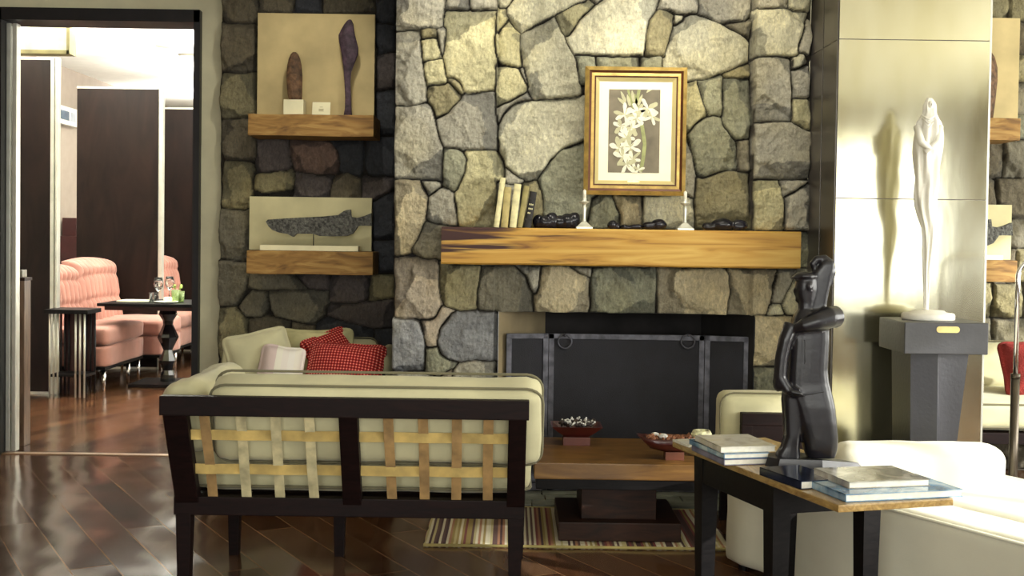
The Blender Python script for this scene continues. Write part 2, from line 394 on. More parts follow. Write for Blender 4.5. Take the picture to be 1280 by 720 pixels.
def column_metal():
    k = NT('champagne_metal_sheet'); v = k.coord((1, 1, 0.35))
    nz = k.n('ShaderNodeTexNoise'); nz.inputs['Scale'].default_value = 2.6; nz.inputs['Detail'].default_value = 4; k.l(v, nz.inputs['Vector'])
    k.l(k.ramp(nz.outputs[0], [(0.3, lin((0.76, 0.73, 0.58))), (0.7, lin((0.88, 0.87, 0.78)))]), k.b.inputs['Base Color'])
    k.set(Roughness=0.2, Metallic=1.0)
    k.l(k.math('ADD', k.math('MULTIPLY', nz.outputs[0], 0.14), 0.06), k.b.inputs['Roughness'])
    k.bump(nz.outputs[0], 0.12, 0.02)
    return k.m
M['column'] = column_metal()
def stone_mat():
    k = NT('quarried_stone')
    at = k.n('ShaderNodeAttribute'); at.attribute_name = 'Col'
    v = k.coord(); nz = k.n('ShaderNodeTexNoise'); nz.inputs['Scale'].default_value = 42; nz.inputs['Detail'].default_value = 9; nz.inputs['Roughness'].default_value = 0.75; nz.inputs['Distortion'].default_value = 0.6; k.l(k.coord((1.6, 1, 0.8), (0, 0.5, 0)), nz.inputs['Vector'])
    g = k.ramp(nz.outputs[0], [(0.30, (0.55, 0.54, 0.53, 1)), (0.47, (0.92, 0.92, 0.92, 1)), (0.56, (1.08, 1.08, 1.07, 1)), (0.70, (1.45, 1.45, 1.42, 1))])
    mx = k.n('ShaderNodeMix', data_type='RGBA', blend_type='MULTIPLY'); mx.inputs[0].default_value = 1.0
    k.l(at.outputs['Color'], mx.inputs[6]); k.l(g, mx.inputs[7]); k.l(mx.outputs[2], k.b.inputs['Base Color'])
    n2 = k.n('ShaderNodeTexNoise'); n2.inputs['Scale'].default_value = 60; n2.inputs['Detail'].default_value = 8; n2.inputs['Roughness'].default_value = 0.7; k.l(v, n2.inputs['Vector'])
    k.bump(n2.outputs[0], 0.9, 0.02); k.set(Roughness=0.85); return k.m
M['stone'] = stone_mat()
def cover_mat(name, c, c2, sc=3.0, rough=0.25):
    return simple(name, c, rough, var=0.1, sc=sc)
def photo_cover(name, cols, sc=9):
    k = NT(name); v = k.coord(); nz = k.n('ShaderNodeTexNoise'); nz.inputs['Scale'].default_value = sc; nz.inputs['Detail'].default_value = 5; nz.inputs['Distortion'].default_value = 1.0; k.l(v, nz.inputs['Vector'])
    n = len(cols); k.l(k.ramp(nz.outputs[0], [(0.3 + 0.4 * i / (n - 1), lin(c)) for i, c in enumerate(cols)]), k.b.inputs['Base Color']); k.set(Roughness=0.15, Coat_Weight=0.4); return k.m
M['paper'] = simple('book_pages', (0.90, 0.89, 0.84), 0.8, var=0.04, sc=60)
M['cov_grey'] = photo_cover('grey_landscape_cover', [(0.34, 0.34, 0.34), (0.62, 0.60, 0.54), (0.80, 0.79, 0.74)])
M['cov_blue'] = photo_cover('blue_cover', [(0.20, 0.36, 0.52), (0.45, 0.60, 0.72), (0.72, 0.80, 0.84)])
M['cov_navy'] = photo_cover('navy_cover', [(0.08, 0.10, 0.16), (0.16, 0.19, 0.28)])
M['cov_white'] = photo_cover('white_cover', [(0.74, 0.73, 0.66), (0.90, 0.89, 0.85), (0.86, 0.84, 0.74)])
M['cov_lav'] = photo_cover('lavender_grey_cover', [(0.42, 0.42, 0.52), (0.60, 0.59, 0.68)])
M['cov_black'] = photo_cover('black_cover', [(0.05, 0.05, 0.07), (0.12, 0.12, 0.14)])
M['old_cream'] = simple('old_cream_binding', (0.86, 0.83, 0.64), 0.7, var=0.12, sc=20)
M['old_tan'] = simple('old_tan_binding', (0.70, 0.64, 0.42), 0.7, var=0.12, sc=20)
M['old_olive'] = simple('old_olive_binding', (0.60, 0.56, 0.36), 0.7, var=0.12, sc=20)
M['old_black'] = simple('old_black_binding', (0.10, 0.09, 0.08), 0.6, var=0.2, sc=20)
M['bits_white'] = simple('pale_dried_pods', (0.92, 0.90, 0.84), 0.6, var=0.3, sc=60)
M['bits_dark'] = simple('dark_dried_pods', (0.16, 0.12, 0.11), 0.5, var=0.4, sc=60)
M['bits_brown'] = simple('brown_dried_pods', (0.52, 0.34, 0.24), 0.6, var=0.3, sc=60)

# ------------------------------------------------------------------ stone walls
def vnoise(x, y, seed=0):
    rs = np.random.RandomState(seed); T = rs.rand(256, 256)
    xi = np.floor(x).astype(int); yi = np.floor(y).astype(int); fx = x - xi; fy = y - yi
    fx = fx * fx * (3 - 2 * fx); fy = fy * fy * (3 - 2 * fy)
    g = lambda a, b: T[a % 256, b % 256]
    return (g(xi, yi) * (1 - fx) + g(xi + 1, yi) * fx) * (1 - fy) + (g(xi, yi + 1) * (1 - fx) + g(xi + 1, yi + 1) * fx) * fy
def fbm(x, y, o=5, seed=0, ridged=False):
    s = 0; a = 0.5; f = 1.0
    for i in range(o):
        n = vnoise(x * f, y * f, seed + i)
        if ridged: n = 1 - abs(2 * n - 1)
        s = s + a * n; a *= 0.5; f *= 2.03
    return s
STONE = {'g': (0.675, 0.66, 0.595), 'y': (0.75, 0.725, 0.57), 'w': (0.80, 0.785, 0.68), 'p': (0.71, 0.66, 0.58), 'b': (0.57, 0.575, 0.58), 'd': (0.51, 0.49, 0.42),
         'n': (0.42, 0.39, 0.32), 'u': (0.37, 0.34, 0.33), 'k': (0.25, 0.26, 0.28), 'r': (0.50, 0.41, 0.36), 'o': (0.58, 0.55, 0.42), 'G': (0.60, 0.60, 0.51), 'c': (0.78, 0.73, 0.60)}
def stone_wall(name, stones, Y, bounds, res, offset=None, hole=None, seed=1, relief=0.03, facet=0.02, gain=1.0, raw=None):
    """relief wall of laid stones. stones: list of (tone, photo outline); bounds in metres (x0,x1,z0,z1)"""
    rs = np.random.RandomState(seed)
    x0, x1, z0, z1 = bounds
    nx = int((x1 - x0) / res) + 1; nz = int((z1 - z0) / res) + 1
    X, Z = np.meshgrid(np.linspace(x0, x1, nx), np.linspace(z0, z1, nz))
    # joints wander a little
    wx = X + (fbm(X * 9, Z * 9, 3, seed + 50) - 0.45) * 0.022; wz = Z + (fbm(X * 9 + 7, Z * 9 + 3, 3, seed + 60) - 0.45) * 0.022
    best = np.full(X.shape, -9.0); sec = np.full(X.shape, -9.0); idx = np.full(X.shape, -1)
    polys = []
    for t, pts in stones:
        q = [P(a, b, Y) for a, b in pts] if raw is None else [Vector((a, 0, b)) for a, b in pts]
        polys.append((t, np.array([(v.x, v.z) for v in q])))
    for n, (t, pl) in enumerate(polys):
        a0 = pl.min(0) - 0.05; a1 = pl.max(0) + 0.05
        i0 = max(0, int((a0[1] - z0) / res)); i1 = min(nz, int((a1[1] - z0) / res) + 2)
        j0 = max(0, int((a0[0] - x0) / res)); j1 = min(nx, int((a1[0] - x0) / res) + 2)
        if i1 <= i0 or j1 <= j0: continue
        px = wx[i0:i1, j0:j1]; pz = wz[i0:i1, j0:j1]
        d = np.full(px.shape, 9.0); ins = np.zeros(px.shape, bool); K = len(pl)
        for e in range(K):
            A = pl[e]; B = pl[(e + 1) % K]; ab = B - A; L2 = max((ab ** 2).sum(), 1e-9)
            tt = np.clip(((px - A[0]) * ab[0] + (pz - A[1]) * ab[1]) / L2, 0, 1)
            d = np.minimum(d, np.hypot(px - A[0] - tt * ab[0], pz - A[1] - tt * ab[1]))
            c = ((A[1] > pz) != (B[1] > pz))
            with np.errstate(divide='ignore', invalid='ignore'):
                xi = (B[0] - A[0]) * (pz - A[1]) / (B[1] - A[1] + 1e-12) + A[0]
            ins ^= c & (px < xi)
        sd = np.where(ins, d, -d)
        sub = best[i0:i1, j0:j1]; se = sec[i0:i1, j0:j1]; m_ = sd > sub
        se[:] = np.where(m_, sub, np.maximum(se, sd))
        sub[m_] = sd[m_]; idx[i0:i1, j0:j1][m_] = n
    jw = 0.0012 + 0.0062 * np.clip(fbm(X * 13, Z * 13, 3, seed + 90) * 1.6 - 0.45, 0, 1)
    E = np.minimum((best - sec) / 2, best + 0.016) - jw          # distance to the joint, joints of uneven width
    H = np.zeros(X.shape); C = np.zeros(X.shape + (3,))
    mott = fbm(X * 7, Z * 7, 5, seed + 5); mott2 = fbm(X * 3.2 + 9, Z * 3.2, 4, seed + 9); fine = fbm(X * 30, Z * 30, 4, seed + 3)
    rid = fbm(X * 11 + 3, Z * 8, 4, seed + 20, True)
    for n, (t, pl) in enumerate(polys):
        mk_ = idx == n
        if not mk_.any(): continue
        x = X[mk_]; z = Z[mk_]; d = E[mk_]
        cx, cz = pl.mean(0); ext = max(np.ptp(pl[:, 0]), np.ptp(pl[:, 1])) / 2 + 1e-3
        base = rs.rand() * 0.012; g = (rs.rand(2) - 0.5) * 0.09
        h = base + g[0] * (x - cx) + g[1] * (z - cz)
        fresh = np.zeros(x.shape)
        hx = np.ptp(pl[:, 0]) / 2; hz = np.ptp(pl[:, 1]) / 2
        for q in range(6):
            an = rs.rand() * 6.283; sl = 0.35 + rs.rand() * 0.75; off = math.hypot(hx * math.cos(an), hz * math.sin(an)) * (0.50 + 0.42 * rs.rand())
            wob = (fbm(x * 16 + q * 5, z * 16, 4, seed + 70 + q) - 0.47) * 0.07
            dd = (x - cx) * math.cos(an) + (z - cz) * math.sin(an) - off + wob
            cut = base + facet * 0.3 - np.maximum(dd, -0.03) * sl
            low = np.minimum(cut, h) < h - 1e-5
            cut = np.maximum(cut, base - 0.035)
            fresh = np.maximum(fresh, np.where(low, np.clip(dd / 0.006, 0, 1), 0)) if q % 2 == 0 else fresh
            h = np.minimum(h, cut)
        h = h + (rid[mk_] - 0.5) * 0.030 + (fine[mk_] - 0.45) * 0.016
        h = h - relief * np.exp(-np.maximum(d, 0) / 0.0034)
        h = np.where(d < 0, h - 0.012 * np.clip(-d / 0.004, 0, 1), h)
        H[mk_] = h
        col = np.array(STONE[t]) * (0.93 + 0.14 * rs.rand())
        col = col[None, :] * (0.86 + 0.30 * mott[mk_][:, None] + 0.10 * (mott2[mk_][:, None] - 0.5))
        # lichen and iron tint in soft patches
        tint = np.clip((mott2[mk_] - 0.47) * 5, 0, 1)[:, None]
        col = col * (1 - 0.35 * tint) + 0.35 * tint * col * np.array([1.06, 1.02, 0.88])[None, :]
        fr_ = fresh[:, None] * 0.75
        col = col * (1 - fr_) + fr_ * col * np.array([0.70, 0.71, 0.74])[None, :]     # freshly split faces are greyer
        ddk = np.clip(1 - (d + 0.0005) / 0.0025, 0, 1)[:, None]
        col = col * (1 - ddk) + ddk * np.array([0.20, 0.18, 0.15])[None, :]     # recessed mortar
        C[mk_] = col
    un = idx < 0
    H[un] = -relief - 0.02; C[un] = (0.28, 0.26, 0.22)
    if offset is not None: H = H + offset(X, Z)
    verts = np.stack([X, Y - H * gain, Z], -1).reshape(-1, 3)
    ii = np.arange(nx * nz).reshape(nz, nx)
    f = np.stack([ii[:-1, :-1], ii[:-1, 1:], ii[1:, 1:], ii[1:, :-1]], -1)
    keep = np.ones(f.shape[:2], bool)
    if hole is not None:
        cxm = (X[:-1, :-1] + X[1:, 1:]) / 2; czm = (Z[:-1, :-1] + Z[1:, 1:]) / 2
        keep = ~hole(cxm, czm)
    f = f[keep]
    me = bpy.data.meshes.new(name)
    me.vertices.add(len(verts)); me.vertices.foreach_set('co', verts.ravel())
    me.loops.add(len(f) * 4); me.loops.foreach_set('vertex_index', f.ravel())
    me.polygons.add(len(f)); me.polygons.foreach_set('loop_start', np.arange(0, len(f) * 4, 4)); me.polygons.foreach_set('loop_total', np.full(len(f), 4))
    me.polygons.foreach_set('use_smooth', np.ones(len(f), bool))
    me.update(calc_edges=True); me.validate()
    lc = np.where(C <= 0.04045, C / 12.92, ((np.clip(C, 0, 1) + 0.055) / 1.055) ** 2.4).reshape(-1, 3)
    at = me.color_attributes.new('Col', 'FLOAT_COLOR', 'POINT')
    at.data.foreach_set('color', np.concatenate([lc, np.ones((len(lc), 1))], 1).astype(np.float32).ravel())
    me.materials.append(M['stone'])
    o = bpy.data.objects.new(name, me); COL.objects.link(o); o['kind'] = 'structure'
    return o
def courses(x0, y0, x1, y1, rowh, wmin, wmax, tones, seed):
    """rows of roughly squared stones filling a rectangle (photo units)"""
    rr = random.Random(seed); out = []; y = y0
    while y < y1 - 4:
        h = min(rowh * rr.uniform(0.8, 1.25), y1 - y)
        if y1 - (y + h) < rowh * 0.4: h = y1 - y
        x = x0
        while x < x1 - 3:
            w = rr.uniform(wmin, wmax)
            if x1 - (x + w) < wmin * 0.5: w = x1 - x
            j = lambda: rr.uniform(-1.5, 1.5)
            out.append((rr.choice(tones), [(x + 1 + j(), y + 1 + j()), (x + w / 2, y + 1 + j() * 1.5), (x + w - 1 + j(), y + 1 + j()), (x + w - 1 + j(), y + h - 1 + j()), (x + w / 2, y + h - 1 + j() * 1.5), (x + 1 + j(), y + h - 1 + j())]))
            x += w
        y += h
    return out
S = [
 # left pier
 ('g', [(494,-12),(562,-12),(556,12),(549,38),(527,39),(495,40)]),
 ('g', [(564,-12),(585,-12),(584,14),(556,15),(560,3)]),
 ('g', [(587,-12),(620,-12),(620,14),(590,14)]),
 ('g', [(495,41),(525,41),(528,75),(532,105),(533,130),(522,131),(496,131)]),
 ('o', [(527,39),(544,38),(545,50),(528,51)]),
 ('y', [(526,52),(546,51),(552,75),(530,80)]),
 ('y', [(530,81),(553,76),(558,102),(556,107),(535,109),(531,95)]),
 ('g', [(547,38),(556,38),(556,66),(553,70),(548,52)]),
 ('y', [(558,16),(619,16),(619,115),(582,117),(575,105),(565,98),(558,98),(556,60)]),
 ('o', [(559,100),(566,100),(577,110),(580,118),(574,118),(562,106)]),
 ('o', [(536,111),(557,108),(562,107),(575,120),(575,124),(562,143),(546,150),(541,136),(535,124)]),
 ('g', [(583,118),(619,116),(621,186),(585,187),(558,184),(550,170),(547,152),(562,144),(578,126)]),
 ('g', [(496,133),(520,134),(532,131),(540,137),(544,152),(552,175),(554,186),(552,228),(520,223),(497,222)]),
 ('G', [(557,188),(574,188),(582,200),(580,220),(572,235),(563,238),(555,232),(554,205)]),
 ('y', [(584,189),(620,188),(629,200),(630,218),(620,225),(619,284),(574,284),(569,250),(575,232),(584,215),(588,200)]),
 ('c', [(497,226),(524,227),(535,247),(532,275),(522,300),(514,313),(497,320)]),
 ('g', [(528,228),(550,230),(551,235),(540,242),(536,244)]),
 ('g', [(537,247),(552,236),(562,236),(571,260),(573,283),(545,278),(535,272)]),
 ('d', [(534,276),(545,280),(574,286),(572,330),(548,322),(530,320),(517,312),(524,300)]),
 ('p', [(496,323),(545,325),(549,335),(549,365),(552,378),(545,391),(536,397),(520,397),(497,395)]),
 ('o', [(550,327),(600,331),(600,345),(596,370),(593,386),(575,386),(562,380),(554,372),(551,345)]),
 ('p', [(527,400),(545,399),(554,384),(568,388),(560,398),(550,410),(546,430),(535,433),(530,420)]),
 ('b', [(494,399),(520,399),(526,405),(530,420),(531,450),(530,462),(494,460)]),
 ('b', [(566,390),(620,389),(620,450),(585,449),(572,451),(560,447),(552,440),(546,425),(552,405)]),
 ('G', [(533,435),(548,432),(552,442),(562,450),(572,453),(558,462),(550,470),(532,464)]),
 ('g', [(574,455),(590,451),(618,452),(618,485),(570,485),(566,470)]),
 ('g', [(494,463),(530,466),(545,471),(545,485),(494,485)]),
 ('p', [(547,472),(564,462),(569,485),(548,485)]),
 # middle field
 ('w', [(621,-12),(648,-12),(635,6),(624,9)]),
 ('y', [(622,11),(630,12),(634,22),(621,42)]),
 ('w', [(637,7),(652,-12),(735,-12),(730,0),(695,17),(650,38),(645,32),(633,18)]),
 ('y', [(634,24),(648,40),(649,60),(651,84),(630,80),(621,68),(621,46)]),
 ('y', [(621,85),(632,83),(645,87),(655,100),(660,110),(655,118),(622,134)]),
 ('g', [(651,86),(655,86),(661,108),(657,104)]),
 ('w', [(651,42),(693,22),(697,30),(706,55),(718,75),(722,90),(723,119),(700,122),(670,124),(661,112),(656,90),(650,62)]),
 ('y', [(697,19),(728,3),(740,0),(744,4),(725,24),(711,44),(702,40)]),
 ('w', [(746,6),(770,-12),(824,-12),(822,5),(808,26),(808,40),(806,60),(802,67),(770,70),(735,66),(718,66),(709,48),(726,26)]),
 ('g', [(742,-12),(765,-12),(748,4),(742,0)]),
 ('G', [(720,69),(745,70),(745,100),(726,102),(722,88)]),
 ('G', [(747,70),(768,72),(798,70),(800,102),(748,102)]),
 ('G', [(801,72),(826,72),(828,102),(802,102)]),
 ('o', [(824,10),(842,14),(841,30),(837,45),(832,70),(812,70),(807,66),(810,40),(812,25)]),
 ('g', [(826,-12),(874,-12),(873,14),(857,16),(843,14),(822,9)]),
 ('w', [(845,17),(855,18),(856,24),(845,29),(843,25)]),
 ('g', [(876,-12),(936,-12),(935,15),(930,25),(905,30),(888,25),(875,16)]),
 ('w', [(843,31),(857,22),(866,17),(882,20),(905,34),(930,47),(934,55),(934,73),(912,85),(885,97),(862,101),(848,100),(830,88),(835,62)]),
 ('d', [(907,31),(932,26),(936,24),(936,46),(925,42)]),
 ('y', [(858,104),(870,103),(876,120),(884,143),(870,152),(856,165),(852,130)]),
 ('G', [(874,103),(900,96),(903,100),(902,144),(885,144),(880,125)]),
 ('o', [(906,94),(936,80),(937,96),(908,98)]),
 ('G', [(905,100),(937,98),(937,172),(922,174),(913,170),(903,155),(904,130)]),
 ('G', [(868,158),(880,148),(890,145),(900,150),(904,160),(914,172),(921,178),(922,210),(905,214),(895,218),(880,222),(872,215),(866,190),(862,172)]),
 ('d', [(923,176),(937,174),(937,213),(924,212)]),
 ('o', [(872,224),(890,220),(900,215),(937,214),(937,286),(871,286),(869,250)]),
 ('w', [(640,132),(665,126),(700,124),(730,122),(736,150),(730,172),(700,184),(685,200),(672,222),(662,227),(650,220),(632,206),(627,190),(624,165),(630,146)]),
 ('g', [(621,136),(640,128),(655,120),(660,116),(664,124),(645,128),(630,142),(622,152)]),
 ('g', [(632,209),(645,217),(655,224),(650,228),(635,227)]),
 ('o', [(653,230),(668,228),(676,240),(678,262),(672,284),(652,284)]),
 ('g', [(622,228),(636,230),(651,232),(650,284),(622,284)]),
 ('G', [(676,226),(690,204),(704,190),(730,178),(740,185),(748,240),(735,275),(700,284),(682,284),(680,252)]),
 ('G', [(737,245),(765,247),(775,270),(772,285),(737,285)]),
 ('c', [(768,247),(803,247),(802,286),(778,286),(777,268)]),
 ('w', [(806,247),(856,245),(866,250),(868,286),(805,286)]),
 ('g', [(857,170),(862,180),(869,222),(868,248),(857,244)]),
 ('g', [(740,104),(846,104),(850,240),(744,240)]),
 # lintel
 ('d', [(602,334),(640,332),(656,345),(662,365),(664,388),(600,388),(598,368)]),
 ('g', [(645,332),(675,334),(672,350),(669,365),(664,360),(658,345)]),
 ('c', [(677,335),(708,334),(736,348),(736,385),(733,389),(667,388),(668,370),(677,358)]),
 ('g', [(713,334),(738,334),(737,345),(724,341)]),
 ('G', [(741,334),(818,335),(818,390),(738,388),(738,360)]),
 ('c', [(824,336),(900,336),(909,345),(910,362),(905,392),(822,390),(823,360)]),
 ('c', [(912,336),(968,336),(962,365),(955,391),(911,391)]),
 ('g', [(970,337),(992,337),(985,350),(972,378),(958,376),(962,358)]),
 ('w', [(956,380),(970,380),(974,392),(955,392)]),
 ('w', [(994,336),(1006,336),(1006,394),(980,392),(974,380),(985,355)]),
 ('G', [(560,289),(700,290),(700,330),(575,330)]), ('G', [(702,290),(850,291),(850,332),(702,332)]), ('G', [(852,291),(1004,292),(1004,334),(852,334)]),
 # right pier
 ('g', [(941,-12),(980,-12),(980,13),(945,14)]),
 ('w', [(982,-12),(1006,-12),(1006,15),(990,17),(982,13)]),
 ('w', [(942,15),(985,15),(1003,20),(1000,40),(993,55),(990,70),(975,71),(942,72)]),
 ('g', [(1001,40),(1006,30),(1006,70),(995,64)]),
 ('g', [(942,75),(975,74),(984,78),(984,153),(942,152)]),
 ('w', [(986,75),(1000,72),(1002,80),(990,88),(985,87)]),
 ('g', [(986,90),(1006,86),(1006,124),(987,125)]),
 ('y', [(987,127),(1006,126),(1006,164),(988,156)]),
 ('g', [(942,156),(984,155),(1006,168),(1006,224),(940,224)]),
 ('y', [(940,227),(969,228),(975,250),(976,286),(940,286)]),
 ('g', [(973,228),(1006,227),(1000,232),(975,247)]),
 ('g', [(977,250),(1006,232),(1006,286),(978,286)]),
 ('c', [(939,394),(985,395),(985,455),(940,456)]),
 ('G', [(939,459),(985,457),(985,495),(938,495)]),
 ('g', [(987,396),(1006,396),(1006,440),(987,440)]), ('w', [(987,442),(1006,442),(1006,495),(987,495)]),
]
S += courses(493, 488, 620, 632, 46, 40, 64, 'gGbg', 3) + courses(939, 498, 1006, 632, 45, 30, 40, 'gcw', 4)
S += courses(493, -110, 620, -13, 48, 40, 64, 'ggy', 5) + courses(622, -110, 938, -13, 45, 45, 90, 'wgyw', 6) + courses(941, -110, 1006, -13, 45, 30, 40, 'gw', 8)
YB = 6.38                                     # face of the chimney breast's middle field
Xop0, Xop1 = P(622, 500, YB).x, P(937, 500, YB).x
Zop = P(780, 391, YB).z
Xbl, Xbr = P(493.5, 300, YB).x, P(1006, 300, YB).x
PX0, PX1 = P(620.5, 200, YB).x, P(939, 200, YB).x
ZM = P(780, 310, YB).z
def off_breast(X, Z):
    h = np.where(X < PX0, 0.075, 0.0) + np.where(X > PX1, 0.095, 0.0)
    h = np.where((Z < ZM) & (X > PX0) & (X < PX1), 0.03, h)
    return h
def hole_breast(X, Z): return (X > Xop0) & (X < Xop1) & (Z < Zop)
wall_fp = stone_wall('wall_fireplace', S, YB, (Xbl, Xbr, 0.0, 3.0), 0.005, off_breast, hole_breast, seed=4)

YL = 7.25
T = [
 ('n', [(277,-12),(320,-12),(320,26),(281,27)]), ('n', [(279,29),(317,30),(320,50),(318,85),(300,89),(277,88),(276,60)]),
 ('o', [(278,92),(320,91),(321,140),(300,148),(278,147),(276,120)]), ('n', [(278,150),(312,148),(318,165),(318,195),(312,200),(282,198),(276,180)]),
 ('o', [(280,202),(310,202),(315,212),(314,235),(310,255),(304,262),(279,257),(278,225)]), ('d', [(277,262),(310,264),(311,325),(276,324),(275,290)]),
 ('d', [(276,327),(310,328),(308,352),(295,380),(276,382),(273,360)]), ('o', [(276,385),(295,386),(306,400),(308,420),(304,450),(278,451),(271,420)]),
 ('n', [(322,-12),(370,-12),(362,16),(322,16)]), ('k', [(373,-12),(400,-12),(402,16),(366,16)]), ('n', [(403,-12),(466,-12),(468,16),(404,16)]),
 ('k', [(470,-12),(494,-12),(494,28),(478,28),(470,20)]), ('k', [(470,31),(494,31),(494,62),(471,66)]), ('u', [(470,69),(494,65),(494,108),(471,112)]), ('k', [(470,115),(494,112),(494,168),(470,168)]),  # strip beside the breast: bluish stone, its shade painted into the dark tone
 ('u', [(320,173),(357,173),(362,205),(358,212),(318,216),(320,190)]), ('r', [(364,173),(405,173),(420,188),(424,205),(416,216),(395,218),(370,212),(363,195)]),
 ('k', [(410,173),(455,172),(455,195),(450,220),(430,214),(425,210),(422,190)]), ('k', [(458,172),(494,172),(494,220),(462,218),(456,200)]),
 ('o', [(320,217),(362,214),(366,222),(360,236),(330,240),(316,236),(316,225)]), ('u', [(370,217),(395,220),(415,220),(412,232),(410,250),(366,250)]),
 ('n', [(418,222),(435,217),(450,225),(448,250),(412,250)]), ('u', [(452,222),(494,222),(488,240),(470,250),(452,250)]),
 ('k', [(466,252),(490,240),(494,300),(466,300)]), ('k', [(466,303),(494,300),(494,338),(466,340)]),
 ('d', [(312,340),(366,342),(382,362),(330,362),(310,358)]), ('u', [(368,342),(412,343),(410,362),(388,362)]), ('u', [(414,343),(461,343),(458,372),(440,379),(412,376)]),
 ('o', [(463,345),(490,345),(492,370),(478,376),(461,375)]), ('d', [(298,384),(315,366),(333,366),(336,380),(326,394),(306,392)]),
 ('d', [(335,366),(350,363),(408,364),(410,380),(402,394),(392,405),(372,402),(345,395),(339,385)]), ('u', [(407,384),(412,380),(440,381),(478,378),(494,374),(494,408),(465,408),(440,402),(410,396)]),
 ('n', [(311,402),(330,397),(344,400),(362,405),(362,432),(330,440),(311,448)]), ('n', [(364,404),(392,408),(392,432),(366,432)]),
 ('k', [(395,405),(410,400),(432,404),(465,412),(467,470),(395,470)]), ('k', [(468,412),(494,412),(494,478),(468,478)]), ('n', [(310,450),(330,442),(392,435),(393,478),(308,478)]),
]
T += courses(322, 18, 468, 170, 40, 40, 60, 'nu', 11) + courses(316, 252, 465, 338, 40, 40, 60, 'nu', 12)
T += courses(274, 455, 308, 600, 45, 34, 36, 'no', 13) + courses(308, 480, 520, 600, 42, 40, 70, 'nuk', 14) + courses(494, -80, 520, 600, 45, 30, 36, 'k', 15) + courses(276, -90, 494, -13, 42, 40, 60, 'nu', 16)
wl = stone_wall('wall_recess_left', T, YL, (P(272, 300, YL).x, -0.56, 0.0, 3.0), 0.007, None, None, seed=9, relief=0.035)
U = courses(1195, -90, 1420, 615, 42, 38, 75, 'nndoG', 21)
wr = stone_wall('wall_recess_right', U, YL, (2.45, 3.6, 0.0, 3.0), 0.008, None, None, seed=12, relief=0.035)

# hidden returns of the breast and firebox
b = NB(); box2(b, (Xbl + 0.012, YB - 0.02, 0), (Xop0 - 0.14, YL + 0.1, 3.0)); box2(b, (Xop1 + 0.14, YB - 0.02, 0), (Xbr - 0.012, YL + 0.1, 3.0)); box2(b, (Xop0 - 0.14, YB + 0.07, Zop + 0.02), (Xop1 + 0.14, YL + 0.1, 3.0))
struct('wall_breast_core', b, M['soot'])
b = NB(); q = 0.42
def quad(b, pts): b.faces.new([b.verts.new(p) for p in pts])
quad(b, [(Xop0, YB - 0.06, 0), (Xop0, YB - 0.06, Zop), (Xop0 + 0.26, YB + q, Zop), (Xop0 + 0.26, YB + q, 0)])
o = struct('wall_firebox_left', b, M['firebox_beige'])
b = NB()
quad(b, [(Xop1, YB - 0.08, 0), (Xop1 - 0.2, YB + q, 0), (Xop1 - 0.2, YB + q, Zop), (Xop1, YB - 0.08, Zop)])
quad(b, [(Xop0 + 0.26, YB + q, 0), (Xop0 + 0.26, YB + q, Zop), (Xop1 - 0.2, YB + q, Zop), (Xop1 - 0.2, YB + q, 0)])
quad(b, [(Xop0, YB - 0.03, Zop), (Xop1, YB - 0.03, Zop), (Xop1, YB + q + 0.02, Zop), (Xop0, YB + q + 0.02, Zop)])
struct('wall_firebox_back', b, M['soot'])

# ------------------------------------------------------------------ room shell
YD = 7.37
CZ = 3.0; XL, XR, YBK = -4.6, 5.4, -2.6
b = NB(); box2(b, (XL - 0.1, YBK - 0.1, -0.08), (XR + 0.1, YD, 0.0)); struct('floor', b, M['floor'])
b = NB(); box2(b, (-8, YD, -0.08), (1.2, 19, 0.0)); struct('floor_dining', b, M['floor2'])
b = NB(); box2(b, (-3.2, YD - 0.03, 0.0), (-1.9, YD + 0.03, 0.006), 0.002); struct('trim_1', b, simple('threshold_strip', (0.55, 0.45, 0.36), 0.35, 0.3))
b = NB(); box2(b, (XL - 0.1, YBK - 0.1, CZ), (XR + 0.1, YD + 0.25, CZ + 0.08)); struct('ceiling', b, M['ceiling'])
XJ0, XJ1 = P(4, 300, YD).x, P(250, 300, YD).x
ZH = P(180, 14, YD).z
b = NB(); box2(b, (XL, YD, 0), (XJ0, YD + 0.2, CZ)); box2(b, (XJ1, YD, 0), (-0.5, YD + 0.2, CZ)); box2(b, (XJ0, YD, ZH), (XJ1, YD + 0.2, CZ))
struct('wall_back', b, M['plaster'])
b = NB(); box2(b, (Xbr - 0.05, YL + 0.1, 0), (XR, YL + 0.3, CZ)); struct('wall_back_right', b, M['plaster'])
# left and right walls; the right wall and the rear wall carry tall windows
b = NB(); box2(b, (XL - 0.1, YBK, 0), (XL, YD, CZ)); struct('wall_left', b, M['room_wall'])
def wall_with_windows(name, axis, pos, lo, hi, wins, z0, z1, th=0.15):
    b = NB(); cur = lo
    def bx(a, c, za, zb):
        if axis == 'x': box2(b, (a, pos, za), (c, pos + th, zb))
        else: box2(b, (pos, a, za), (pos + th, c, zb))
    for (a, c) in wins:
        bx(cur, a, 0, CZ); bx(a, c, 0, z0); bx(a, c, z1, CZ); cur = c
    bx(cur, hi, 0, CZ)
    return struct(name, b, M['room_wall'])
WREAR = [(-2.6, -0.6), (0.3, 2.3), (2.75, 5.0)]
wall_with_windows('wall_rear', 'x', YBK - 0.15, XL, XR, WREAR, 0.72, 2.6)
WRIGHT = [(-1.8, 0.4), (1.0, 3.2), (4.2, 6.2)]
wall_with_windows('wall_right', 'y', XR, YBK, YL + 0.3, WRIGHT, 0.6, 2.6)
wn = 0
